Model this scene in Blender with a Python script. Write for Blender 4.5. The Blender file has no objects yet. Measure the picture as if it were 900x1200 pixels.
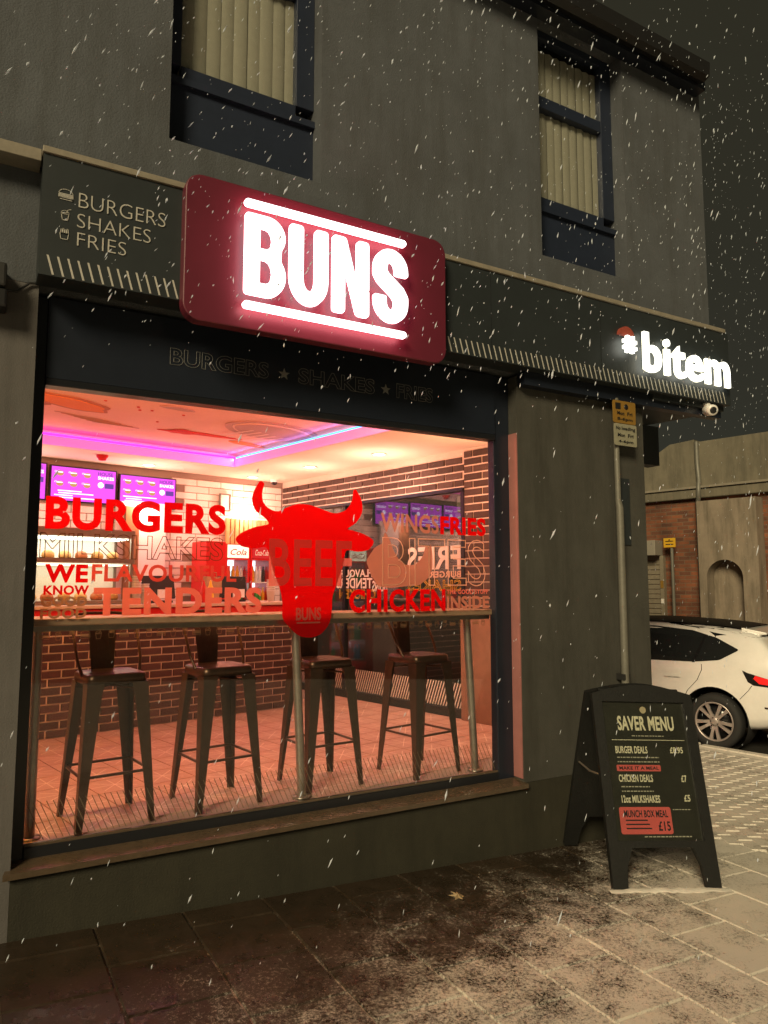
import bpy, bmesh, math, random
from mathutils import Vector, Matrix
from mathutils.bvhtree import BVHTree
R = math.radians
random.seed(7)
scn = bpy.context.scene
COL = scn.collection

# ------------------------------------------------------------------ camera
cam_d = bpy.data.cameras.new('camera'); cam = bpy.data.objects.new('camera', cam_d); COL.objects.link(cam)
cam.location = (0, -3.6, 1.62)
cam.rotation_euler = (R(90 + 5.72), 0, R(-29.6))
cam_d.sensor_fit = 'VERTICAL'; cam_d.sensor_height = 36.0; cam_d.sensor_width = 27.0; cam_d.lens = 25.5
cam_d.clip_start = 0.05; cam_d.clip_end = 600
scn.camera = cam
scn.render.resolution_x, scn.render.resolution_y = 768, 1024

# ------------------------------------------------------------------ world: overcast night sky lit from below by street light
SUN_DIR = Vector((-0.66, -0.58, 0.47)).normalized()        # towards the light
world = bpy.data.worlds.new('World'); scn.world = world; world.use_nodes = True
wn, wl = world.node_tree.nodes, world.node_tree.links
wn.clear()
w_out = wn.new('ShaderNodeOutputWorld'); w_bg = wn.new('ShaderNodeBackground')
w_sky = wn.new('ShaderNodeTexSky'); w_sky.sky_type = 'NISHITA'; w_sky.sun_disc = False
w_sky.sun_elevation = math.asin(SUN_DIR.z); w_sky.sun_rotation = math.atan2(SUN_DIR.x, SUN_DIR.y)
w_mix = wn.new('ShaderNodeMix'); w_mix.data_type = 'RGBA'; w_mix.inputs[0].default_value = 0.0012
w_mix.inputs[6].default_value = (0.026, 0.0235, 0.013, 1)
wl.new(w_sky.outputs[0], w_mix.inputs[7]); wl.new(w_mix.outputs[2], w_bg.inputs[0])
w_bg.inputs[1].default_value = 1.0
wl.new(w_bg.outputs[0], w_out.inputs[0])
# ------------------------------------------------------------------ the street light as one soft warm directional lamp
sd = bpy.data.lights.new('sun', 'SUN'); sd.energy = 3.3; sd.angle = R(18); sd.color = (1.0, 0.82, 0.50)
so = bpy.data.objects.new('sun', sd); COL.objects.link(so); so.location = (-6, -8, 7)
so.rotation_euler = SUN_DIR.to_track_quat('Z', 'Y').to_euler()
vs = scn.view_settings
vs.view_transform = 'Standard'; vs.look = 'None'; vs.exposure = 0.0; vs.gamma = 1.0; vs.use_curve_mapping = False

# ================================================================== helpers
def link(o, parent=None):
    COL.objects.link(o)
    if parent is not None: o.parent = parent
    return o
def tag(o, label=None, cat=None, group=None, kind=None):
    if label: o['label'] = label
    if cat: o['category'] = cat
    if group: o['group'] = group
    if kind: o['kind'] = kind
    return o
def empty(name, loc=(0, 0, 0), rot=(0, 0, 0), label=None, cat=None, group=None, parent=None):
    o = bpy.data.objects.new(name, None); o.empty_display_size = 0.1
    link(o, parent); o.location = loc; o.rotation_euler = rot
    return tag(o, label, cat, group)

class MB:
    """collects shapes into one mesh"""
    def __init__(s): s.v = []; s.f = []; s.sm = []
    def add(s, v, f, smooth=False):
        n = len(s.v); s.v += [tuple(p) for p in v]
        s.f += [tuple(i + n for i in q) for q in f]; s.sm += [smooth] * len(f); return s
    def box(s, x0, x1, y0, y1, z0, z1):
        v = [(x, y, z) for x in (x0, x1) for y in (y0, y1) for z in (z0, z1)]
        return s.add(v, [(0, 1, 3, 2), (4, 6, 7, 5), (0, 4, 5, 1), (2, 3, 7, 6), (0, 2, 6, 4), (1, 5, 7, 3)])
    def prism(s, poly, y0, y1):
        """poly in (x,z) extruded along y"""
        n = len(poly)
        v = [(x, y0, z) for x, z in poly] + [(x, y1, z) for x, z in poly]
        f = [tuple(range(n)), tuple(range(2 * n - 1, n - 1, -1))]
        f += [(i, i + n, (i + 1) % n + n, (i + 1) % n) for i in range(n)]
        return s.add(v, f)
    def prismz(s, poly, z0, z1):
        n = len(poly)
        v = [(x, y, z0) for x, y in poly] + [(x, y, z1) for x, y in poly]
        f = [tuple(range(n - 1, -1, -1)), tuple(range(n, 2 * n))]
        f += [(i, (i + 1) % n, (i + 1) % n + n, i + n) for i in range(n)]
        return s.add(v, f)
    def tube(s, pts, r, n=8, cap=True):
        pts = [Vector(p) for p in pts]; rs = r if isinstance(r, (list, tuple)) else [r] * len(pts)
        v = []; f = []; up = Vector((0, 0, 1))
        for i, p in enumerate(pts):
            d = (pts[min(i + 1, len(pts) - 1)] - pts[max(i - 1, 0)]).normalized()
            a = d.cross(up if abs(d.z) < .95 else Vector((1, 0, 0))).normalized(); b = d.cross(a)
            for k in range(n):
                t = 2 * math.pi * k / n; v.append(p + (a * math.cos(t) + b * math.sin(t)) * rs[i])
        for i in range(len(pts) - 1):
            for k in range(n):
                f.append((i * n + k, i * n + (k + 1) % n, (i + 1) * n + (k + 1) % n, (i + 1) * n + k))
        s.add(v, f, True)
        if cap:
            m = len(pts) - 1
            s.add(v[:n], [tuple(range(n))]); s.add(v[m * n:], [tuple(range(n - 1, -1, -1))])
        return s
    def lathe(s, prof, n=16, axis='z', c=(0, 0, 0), closed=False):
        v = []; f = []
        for r, h in prof:
            for k in range(n):
                t = 2 * math.pi * k / n; a, b = r * math.cos(t), r * math.sin(t)
                p = {'z': (a, b, h), 'y': (a, h, b), 'x': (h, a, b)}[axis]
                v.append((p[0] + c[0], p[1] + c[1], p[2] + c[2]))
        m = len(prof)
        for i in range(m if closed else m - 1):
            j = (i + 1) % m
            for k in range(n): f.append((i * n + k, i * n + (k + 1) % n, j * n + (k + 1) % n, j * n + k))
        return s.add(v, f, True)
    def mesh(s, name, mat=None):
        me = bpy.data.meshes.new(name); me.from_pydata(s.v, [], s.f); me.validate()
        me.polygons.foreach_set('use_smooth', s.sm) if len(me.polygons) == len(s.sm) else None
        bm = bmesh.new(); bm.from_mesh(me); bmesh.ops.recalc_face_normals(bm, faces=bm.faces); bm.to_mesh(me); bm.free()
        if mat: me.materials.append(mat)
        return me
    def build(s, name, mat=None, parent=None, loc=(0, 0, 0), rot=(0, 0, 0), bevel=0, **kw):
        o = bpy.data.objects.new(name, s.mesh(name, mat)); link(o, parent); o.location = loc; o.rotation_euler = rot
        if bevel:
            b = o.modifiers.new('bevel', 'BEVEL'); b.width = bevel; b.segments = 2; b.limit_method = 'ANGLE'; b.angle_limit = R(40)
        return tag(o, **kw)
def inst(name, me, parent, loc=(0, 0, 0), rot=(0, 0, 0)):
    o = bpy.data.objects.new(name, me); link(o, parent); o.location = loc; o.rotation_euler = rot; return o
def copy_tree(o, parent=None):
    c = o.copy(); link(c, parent)
    for ch in list(o.children): copy_tree(ch, c)
    return c
def rrect(x0, x1, z0, z1, r, n=5):
    out = []
    for cx, cz, a0 in ((x1 - r, z1 - r, 0), (x0 + r, z1 - r, 90), (x0 + r, z0 + r, 180), (x1 - r, z0 + r, 270)):
        for k in range(n + 1):
            t = R(a0 + 90 * k / n); out.append((cx + r * math.cos(t), cz + r * math.sin(t)))
    return out

# ------------------------------------------------------------------ materials
def mat(name, col, rough=.6, metal=0.0, var=0.0, vscale=6.0, bump=0.0, bscale=60.0, rnd=0.0, spec=.5, coat=0.0, emit=None, estr=0.0, stain=None, stain_scale=2.0):
    m = bpy.data.materials.new(name); m.use_nodes = True; nt = m.node_tree; N, L = nt.nodes, nt.links
    b = N['Principled BSDF']; c4 = (*col, 1)
    b.inputs['Base Color'].default_value = c4; b.inputs['Roughness'].default_value = rough; b.inputs['Metallic'].default_value = metal
    b.inputs['Specular IOR Level'].default_value = spec; b.inputs['Coat Weight'].default_value = coat
    if emit: b.inputs['Emission Color'].default_value = (*emit, 1); b.inputs['Emission Strength'].default_value = estr
    if var or rnd or stain:
        geo = N.new('ShaderNodeNewGeometry'); src = geo.outputs['Position']
        hsv = N.new('ShaderNodeHueSaturation'); hsv.inputs['Color'].default_value = c4
        val = None
        if var:
            nz = N.new('ShaderNodeTexNoise'); nz.inputs['Scale'].default_value = vscale; nz.inputs['Detail'].default_value = 12; nz.inputs['Roughness'].default_value = .74
            L.new(src, nz.inputs['Vector'])
            mr = N.new('ShaderNodeMapRange'); mr.inputs['From Min'].default_value = .3; mr.inputs['From Max'].default_value = .7
            mr.inputs['To Min'].default_value = 1 - var; mr.inputs['To Max'].default_value = 1 + var; L.new(nz.outputs[0], mr.inputs['Value']); val = mr.outputs[0]
        if rnd:
            oi = N.new('ShaderNodeObjectInfo'); mr2 = N.new('ShaderNodeMapRange')
            mr2.inputs['To Min'].default_value = 1 - rnd; mr2.inputs['To Max'].default_value = 1 + rnd; L.new(oi.outputs['Random'], mr2.inputs['Value'])
            if val is None: val = mr2.outputs[0]
            else:
                mu = N.new('ShaderNodeMath'); mu.operation = 'MULTIPLY'; L.new(val, mu.inputs[0]); L.new(mr2.outputs[0], mu.inputs[1]); val = mu.outputs[0]
        if val is not None: L.new(val, hsv.inputs['Value'])
        outc = hsv.outputs[0]
        if stain:
            mp = N.new('ShaderNodeMapping'); mp.inputs['Scale'].default_value = (3.0, 3.0, .45); L.new(src, mp.inputs['Vector'])
            n2 = N.new('ShaderNodeTexNoise'); n2.inputs['Scale'].default_value = stain_scale; n2.inputs['Detail'].default_value = 8; n2.inputs['Roughness'].default_value = .7
            L.new(mp.outputs[0], n2.inputs['Vector'])
            r2 = N.new('ShaderNodeMapRange'); r2.inputs['From Min'].default_value = .46; r2.inputs['From Max'].default_value = .74; L.new(n2.outputs[0], r2.inputs['Value'])
            mx = N.new('ShaderNodeMix'); mx.data_type = 'RGBA'; mx.inputs[7].default_value = (*stain, 1)
            L.new(r2.outputs[0], mx.inputs[0]); L.new(outc, mx.inputs[6]); outc = mx.outputs[2]
        L.new(outc, b.inputs['Base Color'])
    if bump:
        geo = N.new('ShaderNodeNewGeometry'); nz = N.new('ShaderNodeTexNoise'); nz.inputs['Scale'].default_value = bscale; nz.inputs['Detail'].default_value = 5
        L.new(geo.outputs['Position'], nz.inputs['Vector'])
        bp = N.new('ShaderNodeBump'); bp.inputs['Strength'].default_value = bump; bp.inputs['Distance'].default_value = .01
        L.new(nz.outputs[0], bp.inputs['Height']); L.new(bp.outputs[0], b.inputs['Normal'])
    return m
def emat(name, col, strength):
    m = bpy.data.materials.new(name); m.use_nodes = True; N, L = m.node_tree.nodes, m.node_tree.links
    N.clear(); o = N.new('ShaderNodeOutputMaterial'); e = N.new('ShaderNodeEmission')
    e.inputs[0].default_value = (*col, 1); e.inputs[1].default_value = strength; L.new(e.outputs[0], o.inputs[0]); return m
def glass(name, tint=(.96, .97, .97), ior=1.45, rough=0.0):
    m = bpy.data.materials.new(name); m.use_nodes = True; N, L = m.node_tree.nodes, m.node_tree.links
    N.clear(); o = N.new('ShaderNodeOutputMaterial'); t = N.new('ShaderNodeBsdfTransparent'); g = N.new('ShaderNodeBsdfGlossy')
    lw = N.new('ShaderNodeLayerWeight'); lw.inputs[0].default_value = .5; mx = N.new('ShaderNodeMixShader')
    f0 = ((ior - 1) / (ior + 1)) ** 2                      # Schlick, the same from either side of the sheet
    pw = N.new('ShaderNodeMath'); pw.operation = 'POWER'; pw.inputs[1].default_value = 5.0; L.new(lw.outputs['Facing'], pw.inputs[0])
    fr = N.new('ShaderNodeMath'); fr.operation = 'MULTIPLY_ADD'; fr.inputs[1].default_value = 1 - f0; fr.inputs[2].default_value = f0; L.new(pw.outputs[0], fr.inputs[0])
    t.inputs[0].default_value = (*tint, 1); g.inputs['Roughness'].default_value = rough
    L.new(fr.outputs[0], mx.inputs[0]); L.new(t.outputs[0], mx.inputs[1]); L.new(g.outputs[0], mx.inputs[2]); L.new(mx.outputs[0], o.inputs[0]); return m
def vinyl(name, col, trans_col, see=0.0, tl=.75):
    """thin self-adhesive film: part diffuse, part translucent, part see-through"""
    m = bpy.data.materials.new(name); m.use_nodes = True; N, L = m.node_tree.nodes, m.node_tree.links
    N.clear(); o = N.new('ShaderNodeOutputMaterial'); d = N.new('ShaderNodeBsdfDiffuse'); t = N.new('ShaderNodeBsdfTranslucent')
    d.inputs[0].default_value = (*col, 1); t.inputs[0].default_value = (*trans_col, 1)
    mx = N.new('ShaderNodeMixShader'); mx.inputs[0].default_value = tl; L.new(d.outputs[0], mx.inputs[1]); L.new(t.outputs[0], mx.inputs[2])
    out = mx.outputs[0]
    if see:
        tr = N.new('ShaderNodeBsdfTransparent'); tr.inputs[0].default_value = (.9, .8, .75, 1)
        m2 = N.new('ShaderNodeMixShader'); m2.inputs[0].default_value = see; L.new(out, m2.inputs[1]); L.new(tr.outputs[0], m2.inputs[2]); out = m2.outputs[0]
    L.new(out, o.inputs[0]); return m

M = {}
M['render'] = mat('painted_render', (.080, .089, .102), .85, var=.22, vscale=2.2, bump=.35, bscale=110, stain=(.055, .059, .063))  # upper wall kept lighter than below: sign glow and haze put into colour
M['render_side'] = mat('pilaster_paint', (.115, .108, .106), .85, var=.12, vscale=3.0, bump=.25, bscale=140, stain=(.07, .066, .064))
M['render_dim'] = mat('ground_floor_dimmed', (.056, .055, .047), .8, var=.2, vscale=3.0, bump=.25, bscale=140, stain=(.032, .031, .025))  # darker than the upper wall: weaker light low down put into colour
M['riser'] = mat('stall_riser_dimmed', (.028, .026, .016), .75, var=.22, vscale=4.0, bump=.25, bscale=120, stain=(.018, .017, .010))  # olive riser, darkened further: dim light low on the wall put into colour
M['room_dark'] = mat('dark_room', (.02, .02, .02), .9)
M['navy'] = mat('navy_paint', (.016, .023, .043), .45, var=.12, vscale=8)
M['navy_frame'] = mat('navy_frame', (.012, .016, .026), .35, var=.1, vscale=10)
M['fascia'] = mat('fascia_panel', (.022, .028, .031), .5, var=.15, vscale=5)
M['trim'] = mat('pale_trim', (.24, .215, .17), .6, var=.2, vscale=12)
M['cream_print'] = mat('cream_print', (.46, .45, .41), .6)
M['outline_print'] = mat('outline_print', (.19, .19, .18), .6)
M['sign_red'] = mat('sign_red', (.115, .015, .030), .42, var=.06)
M['sign_side'] = mat('sign_side', (.16, .016, .03), .5)
M['letter_white'] = emat('lit_letter', (1.0, .93, .92), 3.2)
M['letter_rim'] = mat('letter_rim', (.8, .6, .6), .5, emit=(1, .34, .37), estr=9.5)
M['letter_warm'] = emat('lit_letter_warm', (1.0, .98, .84), 3.2)
M['letter_warm_rim'] = mat('letter_warm_rim', (.7, .7, .6), .5, emit=(1, .95, .7), estr=3.0)
M['frame_dark'] = mat('window_frame_dark', (.012, .013, .016), .3, var=.1)
M['sill'] = mat('sill_metal', (.085, .06, .038), .24, metal=.0, var=.25, vscale=14, bump=.15, bscale=50, spec=.7)
M['glass'] = glass('window_glass')
M['side_glass'] = glass('side_glass', ior=2.1)
M['dark_glass'] = mat('dark_glass', (.012, .014, .018), .06, spec=.7)
M['vred'] = vinyl('red_vinyl', (.55, .004, .006), (.80, .003, .005), .05, .7)
M['vdark'] = vinyl('dull_red_vinyl', (.45, .09, .07), (.75, .20, .15), .12, .75)
M['vsalmon'] = vinyl('salmon_vinyl', (.50, .24, .19), (.85, .36, .27), .15, .7)
M['vsalmon2'] = vinyl('pale_salmon_vinyl', (.55, .32, .22), (.62, .36, .25), .3, .6)
M['vgold'] = vinyl('dull_gold_vinyl', (.42, .27, .15), (.45, .28, .15), .2, .6)
M['vline'] = vinyl('outline_vinyl', (.22, .09, .04), (.2, .08, .04), 0, .5)
M['vbeef'] = vinyl('bull_lettering', (.55, .16, .13), (.9, .35, .28), .55, .6)
M['vcream'] = vinyl('cream_vinyl', (.85, .66, .5), (.9, .62, .48), 0, .55)
M['vwhite'] = vinyl('white_vinyl', (.85, .75, .65), (.5, .4, .32), 0, .35)
M['vyellow'] = vinyl('yellow_vinyl', (.8, .5, .08), (.5, .3, .05), 0, .35)
M['brick_dark'] = mat('dark_brick_slip', (.058, .030, .027), .55, var=.2, vscale=30, rnd=.3, bump=.2, bscale=90)
M['brick_brown'] = mat('brown_brick_slip', (.072, .048, .040), .6, var=.2, vscale=30, rnd=.28, bump=.2, bscale=90)
M['mortar'] = mat('pale_mortar', (.62, .50, .42), .9, var=.1)
M['cream_tile'] = mat('cream_tile', (.80, .74, .68), .3, rnd=.08)
M['cream_grout'] = mat('tile_grout', (.30, .22, .18), .9)
M['gunmetal'] = mat('gunmetal_sheet', (.10, .058, .038), .36, metal=.8, var=.25, vscale=18)
M['steel'] = mat('brushed_steel', (.36, .31, .26), .34, metal=.7, var=.15, vscale=20)
M['wood_bar'] = mat('bar_top_wood', (.30, .19, .12), .45, var=.22, vscale=9)
M['brown_panel'] = mat('brown_panel', (.22, .115, .075), .5, var=.18, vscale=7)
M['ceiling'] = mat('ceiling_paint', (.74, .62, .50), .8, var=.03)
M['tray'] = mat('tray_paint', (.80, .42, .32), .8, var=.05, vscale=2)
M['red_gloss'] = mat('red_gloss', (.55, .015, .015), .3)
M['white_gloss'] = mat('white_gloss', (.75, .73, .70), .3)
M['black_plastic'] = mat('black_plastic', (.015, .015, .016), .4)
M['grey_metal'] = mat('grey_metal', (.17, .165, .14), .5, metal=.2, var=.15, vscale=15)
M['dark_plastic'] = mat('dark_plastic', (.024, .024, .024), .5, var=.2, vscale=20)

# ------------------------------------------------------------------ lettering
_gc = {}
def glyph(txt, offset=0.0, extrude=0.0, outline=0.0, res=4, shear=0.0, space=1.0):
    key = (txt, offset, extrude, outline, res, shear, space)
    if key in _gc: return _gc[key]
    c = bpy.data.curves.new('text', 'FONT'); c.body = txt; c.offset = offset; c.resolution_u = res; c.shear = shear; c.space_character = space
    c.extrude = extrude
    if outline: c.fill_mode = 'NONE'; c.bevel_depth = outline; c.bevel_resolution = 0
    else: c.fill_mode = 'BOTH'
    o = bpy.data.objects.new('text', c)
    me = o.to_mesh()
    v = [tuple(p.co) for p in me.vertices]; f = [tuple(p.vertices) for p in me.polygons]
    o.to_mesh_clear(); bpy.data.objects.remove(o); bpy.data.curves.remove(c)
    _gc[key] = (v, f); return v, f
def bounds(v):
    xs = [p[0] for p in v]; ys = [p[1] for p in v]; return min(xs), max(xs), min(ys), max(ys)
def word_mesh(txt, x0, x1, z0, z1, y, thick, **kw):
    """whole word as one MB, fitted to a box in the local xz plane; front face at y, back at y+thick"""
    v, f = glyph(txt, extrude=.5 if not kw.get('outline') else 0, **kw)
    a, b, c, d = bounds(v); sx = (x1 - x0) / (b - a); sz = (z1 - z0) / (d - c)
    mb = MB()
    if kw.get('outline'):
        mb.add([(x0 + (p[0] - a) * sx, y + thick * .5 - p[2] * sx, z0 + (p[1] - c) * sz) for p in v], f)
    else:
        mb.add([(x0 + (p[0] - a) * sx, y + thick * (.5 - p[2]), z0 + (p[1] - c) * sz) for p in v], f)
    return mb
def word_letters(txt, x0, x1, z0, z1, y, thick, material, parent, name='letter', **kw):
    """each letter a mesh of its own, together fitted to a box in the parent's local xz plane"""
    ex = .5 if not kw.get('outline') else 0
    va, _ = glyph(txt, extrude=ex, **kw); a, b, c, d = bounds(va); sx = (x1 - x0) / (b - a); sz = (z1 - z0) / (d - c)
    out = []
    for i, ch in enumerate(txt):
        if ch == ' ': continue
        vp, _ = glyph(txt[:i + 1], extrude=ex, **kw); v, f = glyph(ch, extrude=ex, **kw)
        dx = bounds(vp)[1] - bounds(v)[1]
        k = sx if kw.get('outline') else None
        mb = MB().add([(x0 + (p[0] + dx - a) * sx, (y + thick * .5 - p[2] * sx) if k else (y + thick * (.5 - p[2])), z0 + (p[1] - c) * sz) for p in v], f)
        out.append(mb.build(name, material, parent))
    return out
BOLD = dict(offset=.024, space=1.05)
HEAVY = dict(offset=.042, space=1.09)

def rim(o, material):
    """lit face in front; sides and back made to glow for an added halo"""
    o.data.materials.append(material)
    for p in o.data.polygons: p.material_index = 0 if p.normal.y < -.6 else 1
    return o
def stand_off(o, f):
    """letters set forward on stand-offs are drawn a touch smaller"""
    o.scale = (f, 1, f); o.location.z += 1.62 * (1 - f); return o
def brick_field(parent, x0, x1, z0, z1, bw, bh, joint, depth, y, material, name='brick', skip=None, maxn=300):
    """running bond on the parent's local xz plane, outer face at y-depth; pieces share meshes by length"""
    cache = {}; row = 0; z = z0; n = 0
    while z + bh <= z1 + .001:
        x = x0 - (0 if row % 2 == 0 else (bw + joint) / 2)
        while x < x1 - .01:
            a, b = max(x, x0), min(x + bw, x1)
            if b - a > .03 and not (skip and skip((a + b) / 2, z + bh / 2)) and n < maxn:
                ln = round(b - a, 3)
                if ln not in cache:
                    mb = MB(); h = bh / 2; l = ln / 2; e = .004
                    v = [(-l, 0, -h), (l, 0, -h), (l, 0, h), (-l, 0, h), (-l + e, -depth, -h + e), (l - e, -depth, -h + e), (l - e, -depth, h - e), (-l + e, -depth, h - e)]
                    mb.add(v, [(4, 5, 6, 7), (0, 1, 5, 4), (1, 2, 6, 5), (2, 3, 7, 6), (3, 0, 4, 7)])
                    cache[ln] = mb.mesh(name, material)
                o = inst(name, cache[ln], parent, ((a + b) / 2, y + random.uniform(-.0012, .0012), z + bh / 2)); n += 1
            x += bw + joint
        z += bh + joint; row += 1

def wall_with_holes(x0, x1, z0, z1, holes, y0, y1):
    """slab in xz between y0 (front) and y1 with rectangular holes and their reveals"""
    xs = sorted({x0, x1, *[h[0] for h in holes], *[h[1] for h in holes]}); zs = sorted({z0, z1, *[h[2] for h in holes], *[h[3] for h in holes]})
    xs = [x for x in xs if x0 <= x <= x1]; zs = [z for z in zs if z0 <= z <= z1]
    solid = {}
    for i in range(len(xs) - 1):
        for j in range(len(zs) - 1):
            cx, cz = (xs[i] + xs[i + 1]) / 2, (zs[j] + zs[j + 1]) / 2
            solid[i, j] = not any(h[0] < cx < h[1] and h[2] < cz < h[3] for h in holes)
    mb = MB()
    for (i, j), s in solid.items():
        if not s: continue
        a, b, c, d = xs[i], xs[i + 1], zs[j], zs[j + 1]
        mb.add([(a, y0, c), (b, y0, c), (b, y0, d), (a, y0, d)], [(0, 1, 2, 3)]); mb.add([(a, y1, c), (b, y1, c), (b, y1, d), (a, y1, d)], [(3, 2, 1, 0)])
        for di, dj, q in ((-1, 0, [(a, y0, c), (a, y0, d), (a, y1, d), (a, y1, c)]), (1, 0, [(b, y0, d), (b, y0, c), (b, y1, c), (b, y1, d)]),
                          (0, -1, [(b, y0, c), (a, y0, c), (a, y1, c), (b, y1, c)]), (0, 1, [(a, y0, d), (b, y0, d), (b, y1, d), (a, y1, d)])):
            if not solid.get((i + di, j + dj), False): mb.add(q, [(0, 1, 2, 3)])
    return mb

# interior / side street frame: turned 12 degrees from the shop front
A = R(12); UH = Vector((math.cos(A), math.sin(A), 0)); VH = Vector((-math.sin(A), math.cos(A), 0)); OO = Vector((4.2, .1, 0))
def I(u, v, z=0): return OO + UH * u + VH * v + Vector((0, 0, z))
FL = 0.44          # shop floor level

# ================================================================== ground
def gz(x, y=0): return .124 - .045 * x if x < 4.5 else -.0785 - .062 * (x - 4.5)
ROAD_Z = -.36
def snowy(name, base, rough, joint=False, var=.25):
    """wet stone with a patchy dusting of snow away from the sheltered foot of the wall"""
    m = bpy.data.materials.new(name); m.use_nodes = True; N, L = m.node_tree.nodes, m.node_tree.links
    b = N['Principled BSDF']; geo = N.new('ShaderNodeNewGeometry'); sep = N.new('ShaderNodeSeparateXYZ'); L.new(geo.outputs['Position'], sep.inputs[0])
    def math_(op, a, bb, c=None):
        n = N.new('ShaderNodeMath'); n.operation = op
        for i, q in enumerate((a, bb, c)):
            if q is None: continue
            if isinstance(q, (int, float)): n.inputs[i].default_value = q
            else: L.new(q, n.inputs[i])
        return n.outputs[0]
    def noise(scale, detail=6, rough_=.6):
        n = N.new('ShaderNodeTexNoise'); n.inputs['Scale'].default_value = scale; n.inputs['Detail'].default_value = detail; n.inputs['Roughness'].default_value = rough_
        L.new(geo.outputs['Position'], n.inputs['Vector']); return n.outputs[0]
    x, y = sep.outputs[0], sep.outputs[1]
    m1 = math_('MULTIPLY_ADD', x, .35, math_('MULTIPLY', y, -1.0))
    far = math_('MAXIMUM', math_('SUBTRACT', x, 4.0), 0.0)
    m2 = math_('MULTIPLY_ADD', far, .9, m1)
    big, mid, fine = noise(1.6), noise(7, 8, .7), noise(70, 4, .7)
    k = math_('MULTIPLY_ADD', math_('SUBTRACT', big, .5), 1.7, math_('MINIMUM', m2, 2.35))
    k = math_('MULTIPLY_ADD', math_('SUBTRACT', mid, .5), 1.9, k)
    k = math_('MULTIPLY_ADD', math_('SUBTRACT', fine, .5), 2.6, k)
    k = math_('MULTIPLY_ADD', math_('SUBTRACT', noise(260, 3, .7), .5), 2.6, k)
    mr = N.new('ShaderNodeMapRange'); L.new(k, mr.inputs['Value'])
    mr.inputs['From Min'].default_value = 1.45 - (.45 if joint else 0); mr.inputs['From Max'].default_value = 2.15 - (.55 if joint else 0)
    mr.inputs['To Max'].default_value = 1.0 if joint else .86
    hs = N.new('ShaderNodeHueSaturation'); hs.inputs['Color'].default_value = (*base, 1)
    oi = N.new('ShaderNodeObjectInfo'); rv = N.new('ShaderNodeMapRange'); rv.inputs['To Min'].default_value = 1 - var; rv.inputs['To Max'].default_value = 1 + var
    L.new(oi.outputs['Random'], rv.inputs['Value'])
    vv = math_('MULTIPLY', rv.outputs[0], math_('MULTIPLY_ADD', mid, 1.2, .4)); L.new(vv, hs.inputs['Value'])
    mx = N.new('ShaderNodeMix'); mx.data_type = 'RGBA'; L.new(mr.outputs[0], mx.inputs[0]); L.new(hs.outputs[0], mx.inputs[6]); mx.inputs[7].default_value = (.74, .70, .62, 1)
    L.new(mx.outputs[2], b.inputs['Base Color'])
    wet = N.new('ShaderNodeMapRange'); L.new(mid, wet.inputs['Value']); wet.inputs['From Min'].default_value = .35; wet.inputs['From Max'].default_value = .65
    wet.inputs['To Min'].default_value = rough - .12; wet.inputs['To Max'].default_value = rough + .2
    rg = math_('MULTIPLY_ADD', mr.outputs[0], .45, wet.outputs[0]); L.new(rg, b.inputs['Roughness'])
    b.inputs['Specular IOR Level'].default_value = .4
    bp = N.new('ShaderNodeBump'); bp.inputs['Strength'].default_value = .5; bp.inputs['Distance'].default_value = .006
    L.new(math_('MULTIPLY_ADD', mr.outputs[0], .6, math_('MULTIPLY_ADD', fine, .35, math_('MULTIPLY', mid, .4))), bp.inputs['Height']); L.new(bp.outputs[0], b.inputs['Normal'])
    return m
M['slab'] = snowy('wet_paving_slab', (.032, .022, .014), .30)
M['block'] = snowy('paving_block', (.07, .05, .034), .5)
M['pave_joint'] = snowy('pavement_bed', (.085, .066, .045), .8, joint=True)
M['asphalt'] = mat('asphalt', (.030, .029, .026), .55, var=.3, vscale=10, bump=.4, bscale=120)
M['kerb'] = snowy('kerb_stone', (.16, .14, .11), .6)

MB().add([(-200, -200, -.64), (200, -200, -.64), (200, 200, -.64), (-200, 200, -.64)], [(0, 1, 2, 3)]).build('ground', M['asphalt'], kind='structure')
# pavement bed: a sheet that follows the fall of the street up to the kerb of the side road
KU = 3.75
def kerb_x(y):      # x of the kerb line (u = KU) at a given y
    v = (y - OO.y - UH.y * KU) / VH.y; return OO.x + UH.x * KU + VH.x * v
pv, pf = [], []
ys = [-9, -6, -4, -3, -2, -1.5, -1, -.5, 0, .6, 1.4, 2.4, 4, 7, 12]
cols = 14
for y in ys:
    xe = kerb_x(y)
    xs = [-8, -5, -3, -1.5, 0, 1, 2, 3, 4.5] + [4.5 + (xe - 4.5) * k / 5 for k in range(1, 6)]
    for x in xs: pv.append((x, y, gz(x) - .004))
for j in range(len(ys) - 1):
    for i in range(cols - 1): pf.append((j * cols + i, j * cols + i + 1, (j + 1) * cols + i + 1, (j + 1) * cols + i))
pavement = MB().add(pv, pf).build('pavement', M['pave_joint'], kind='structure')
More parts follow.
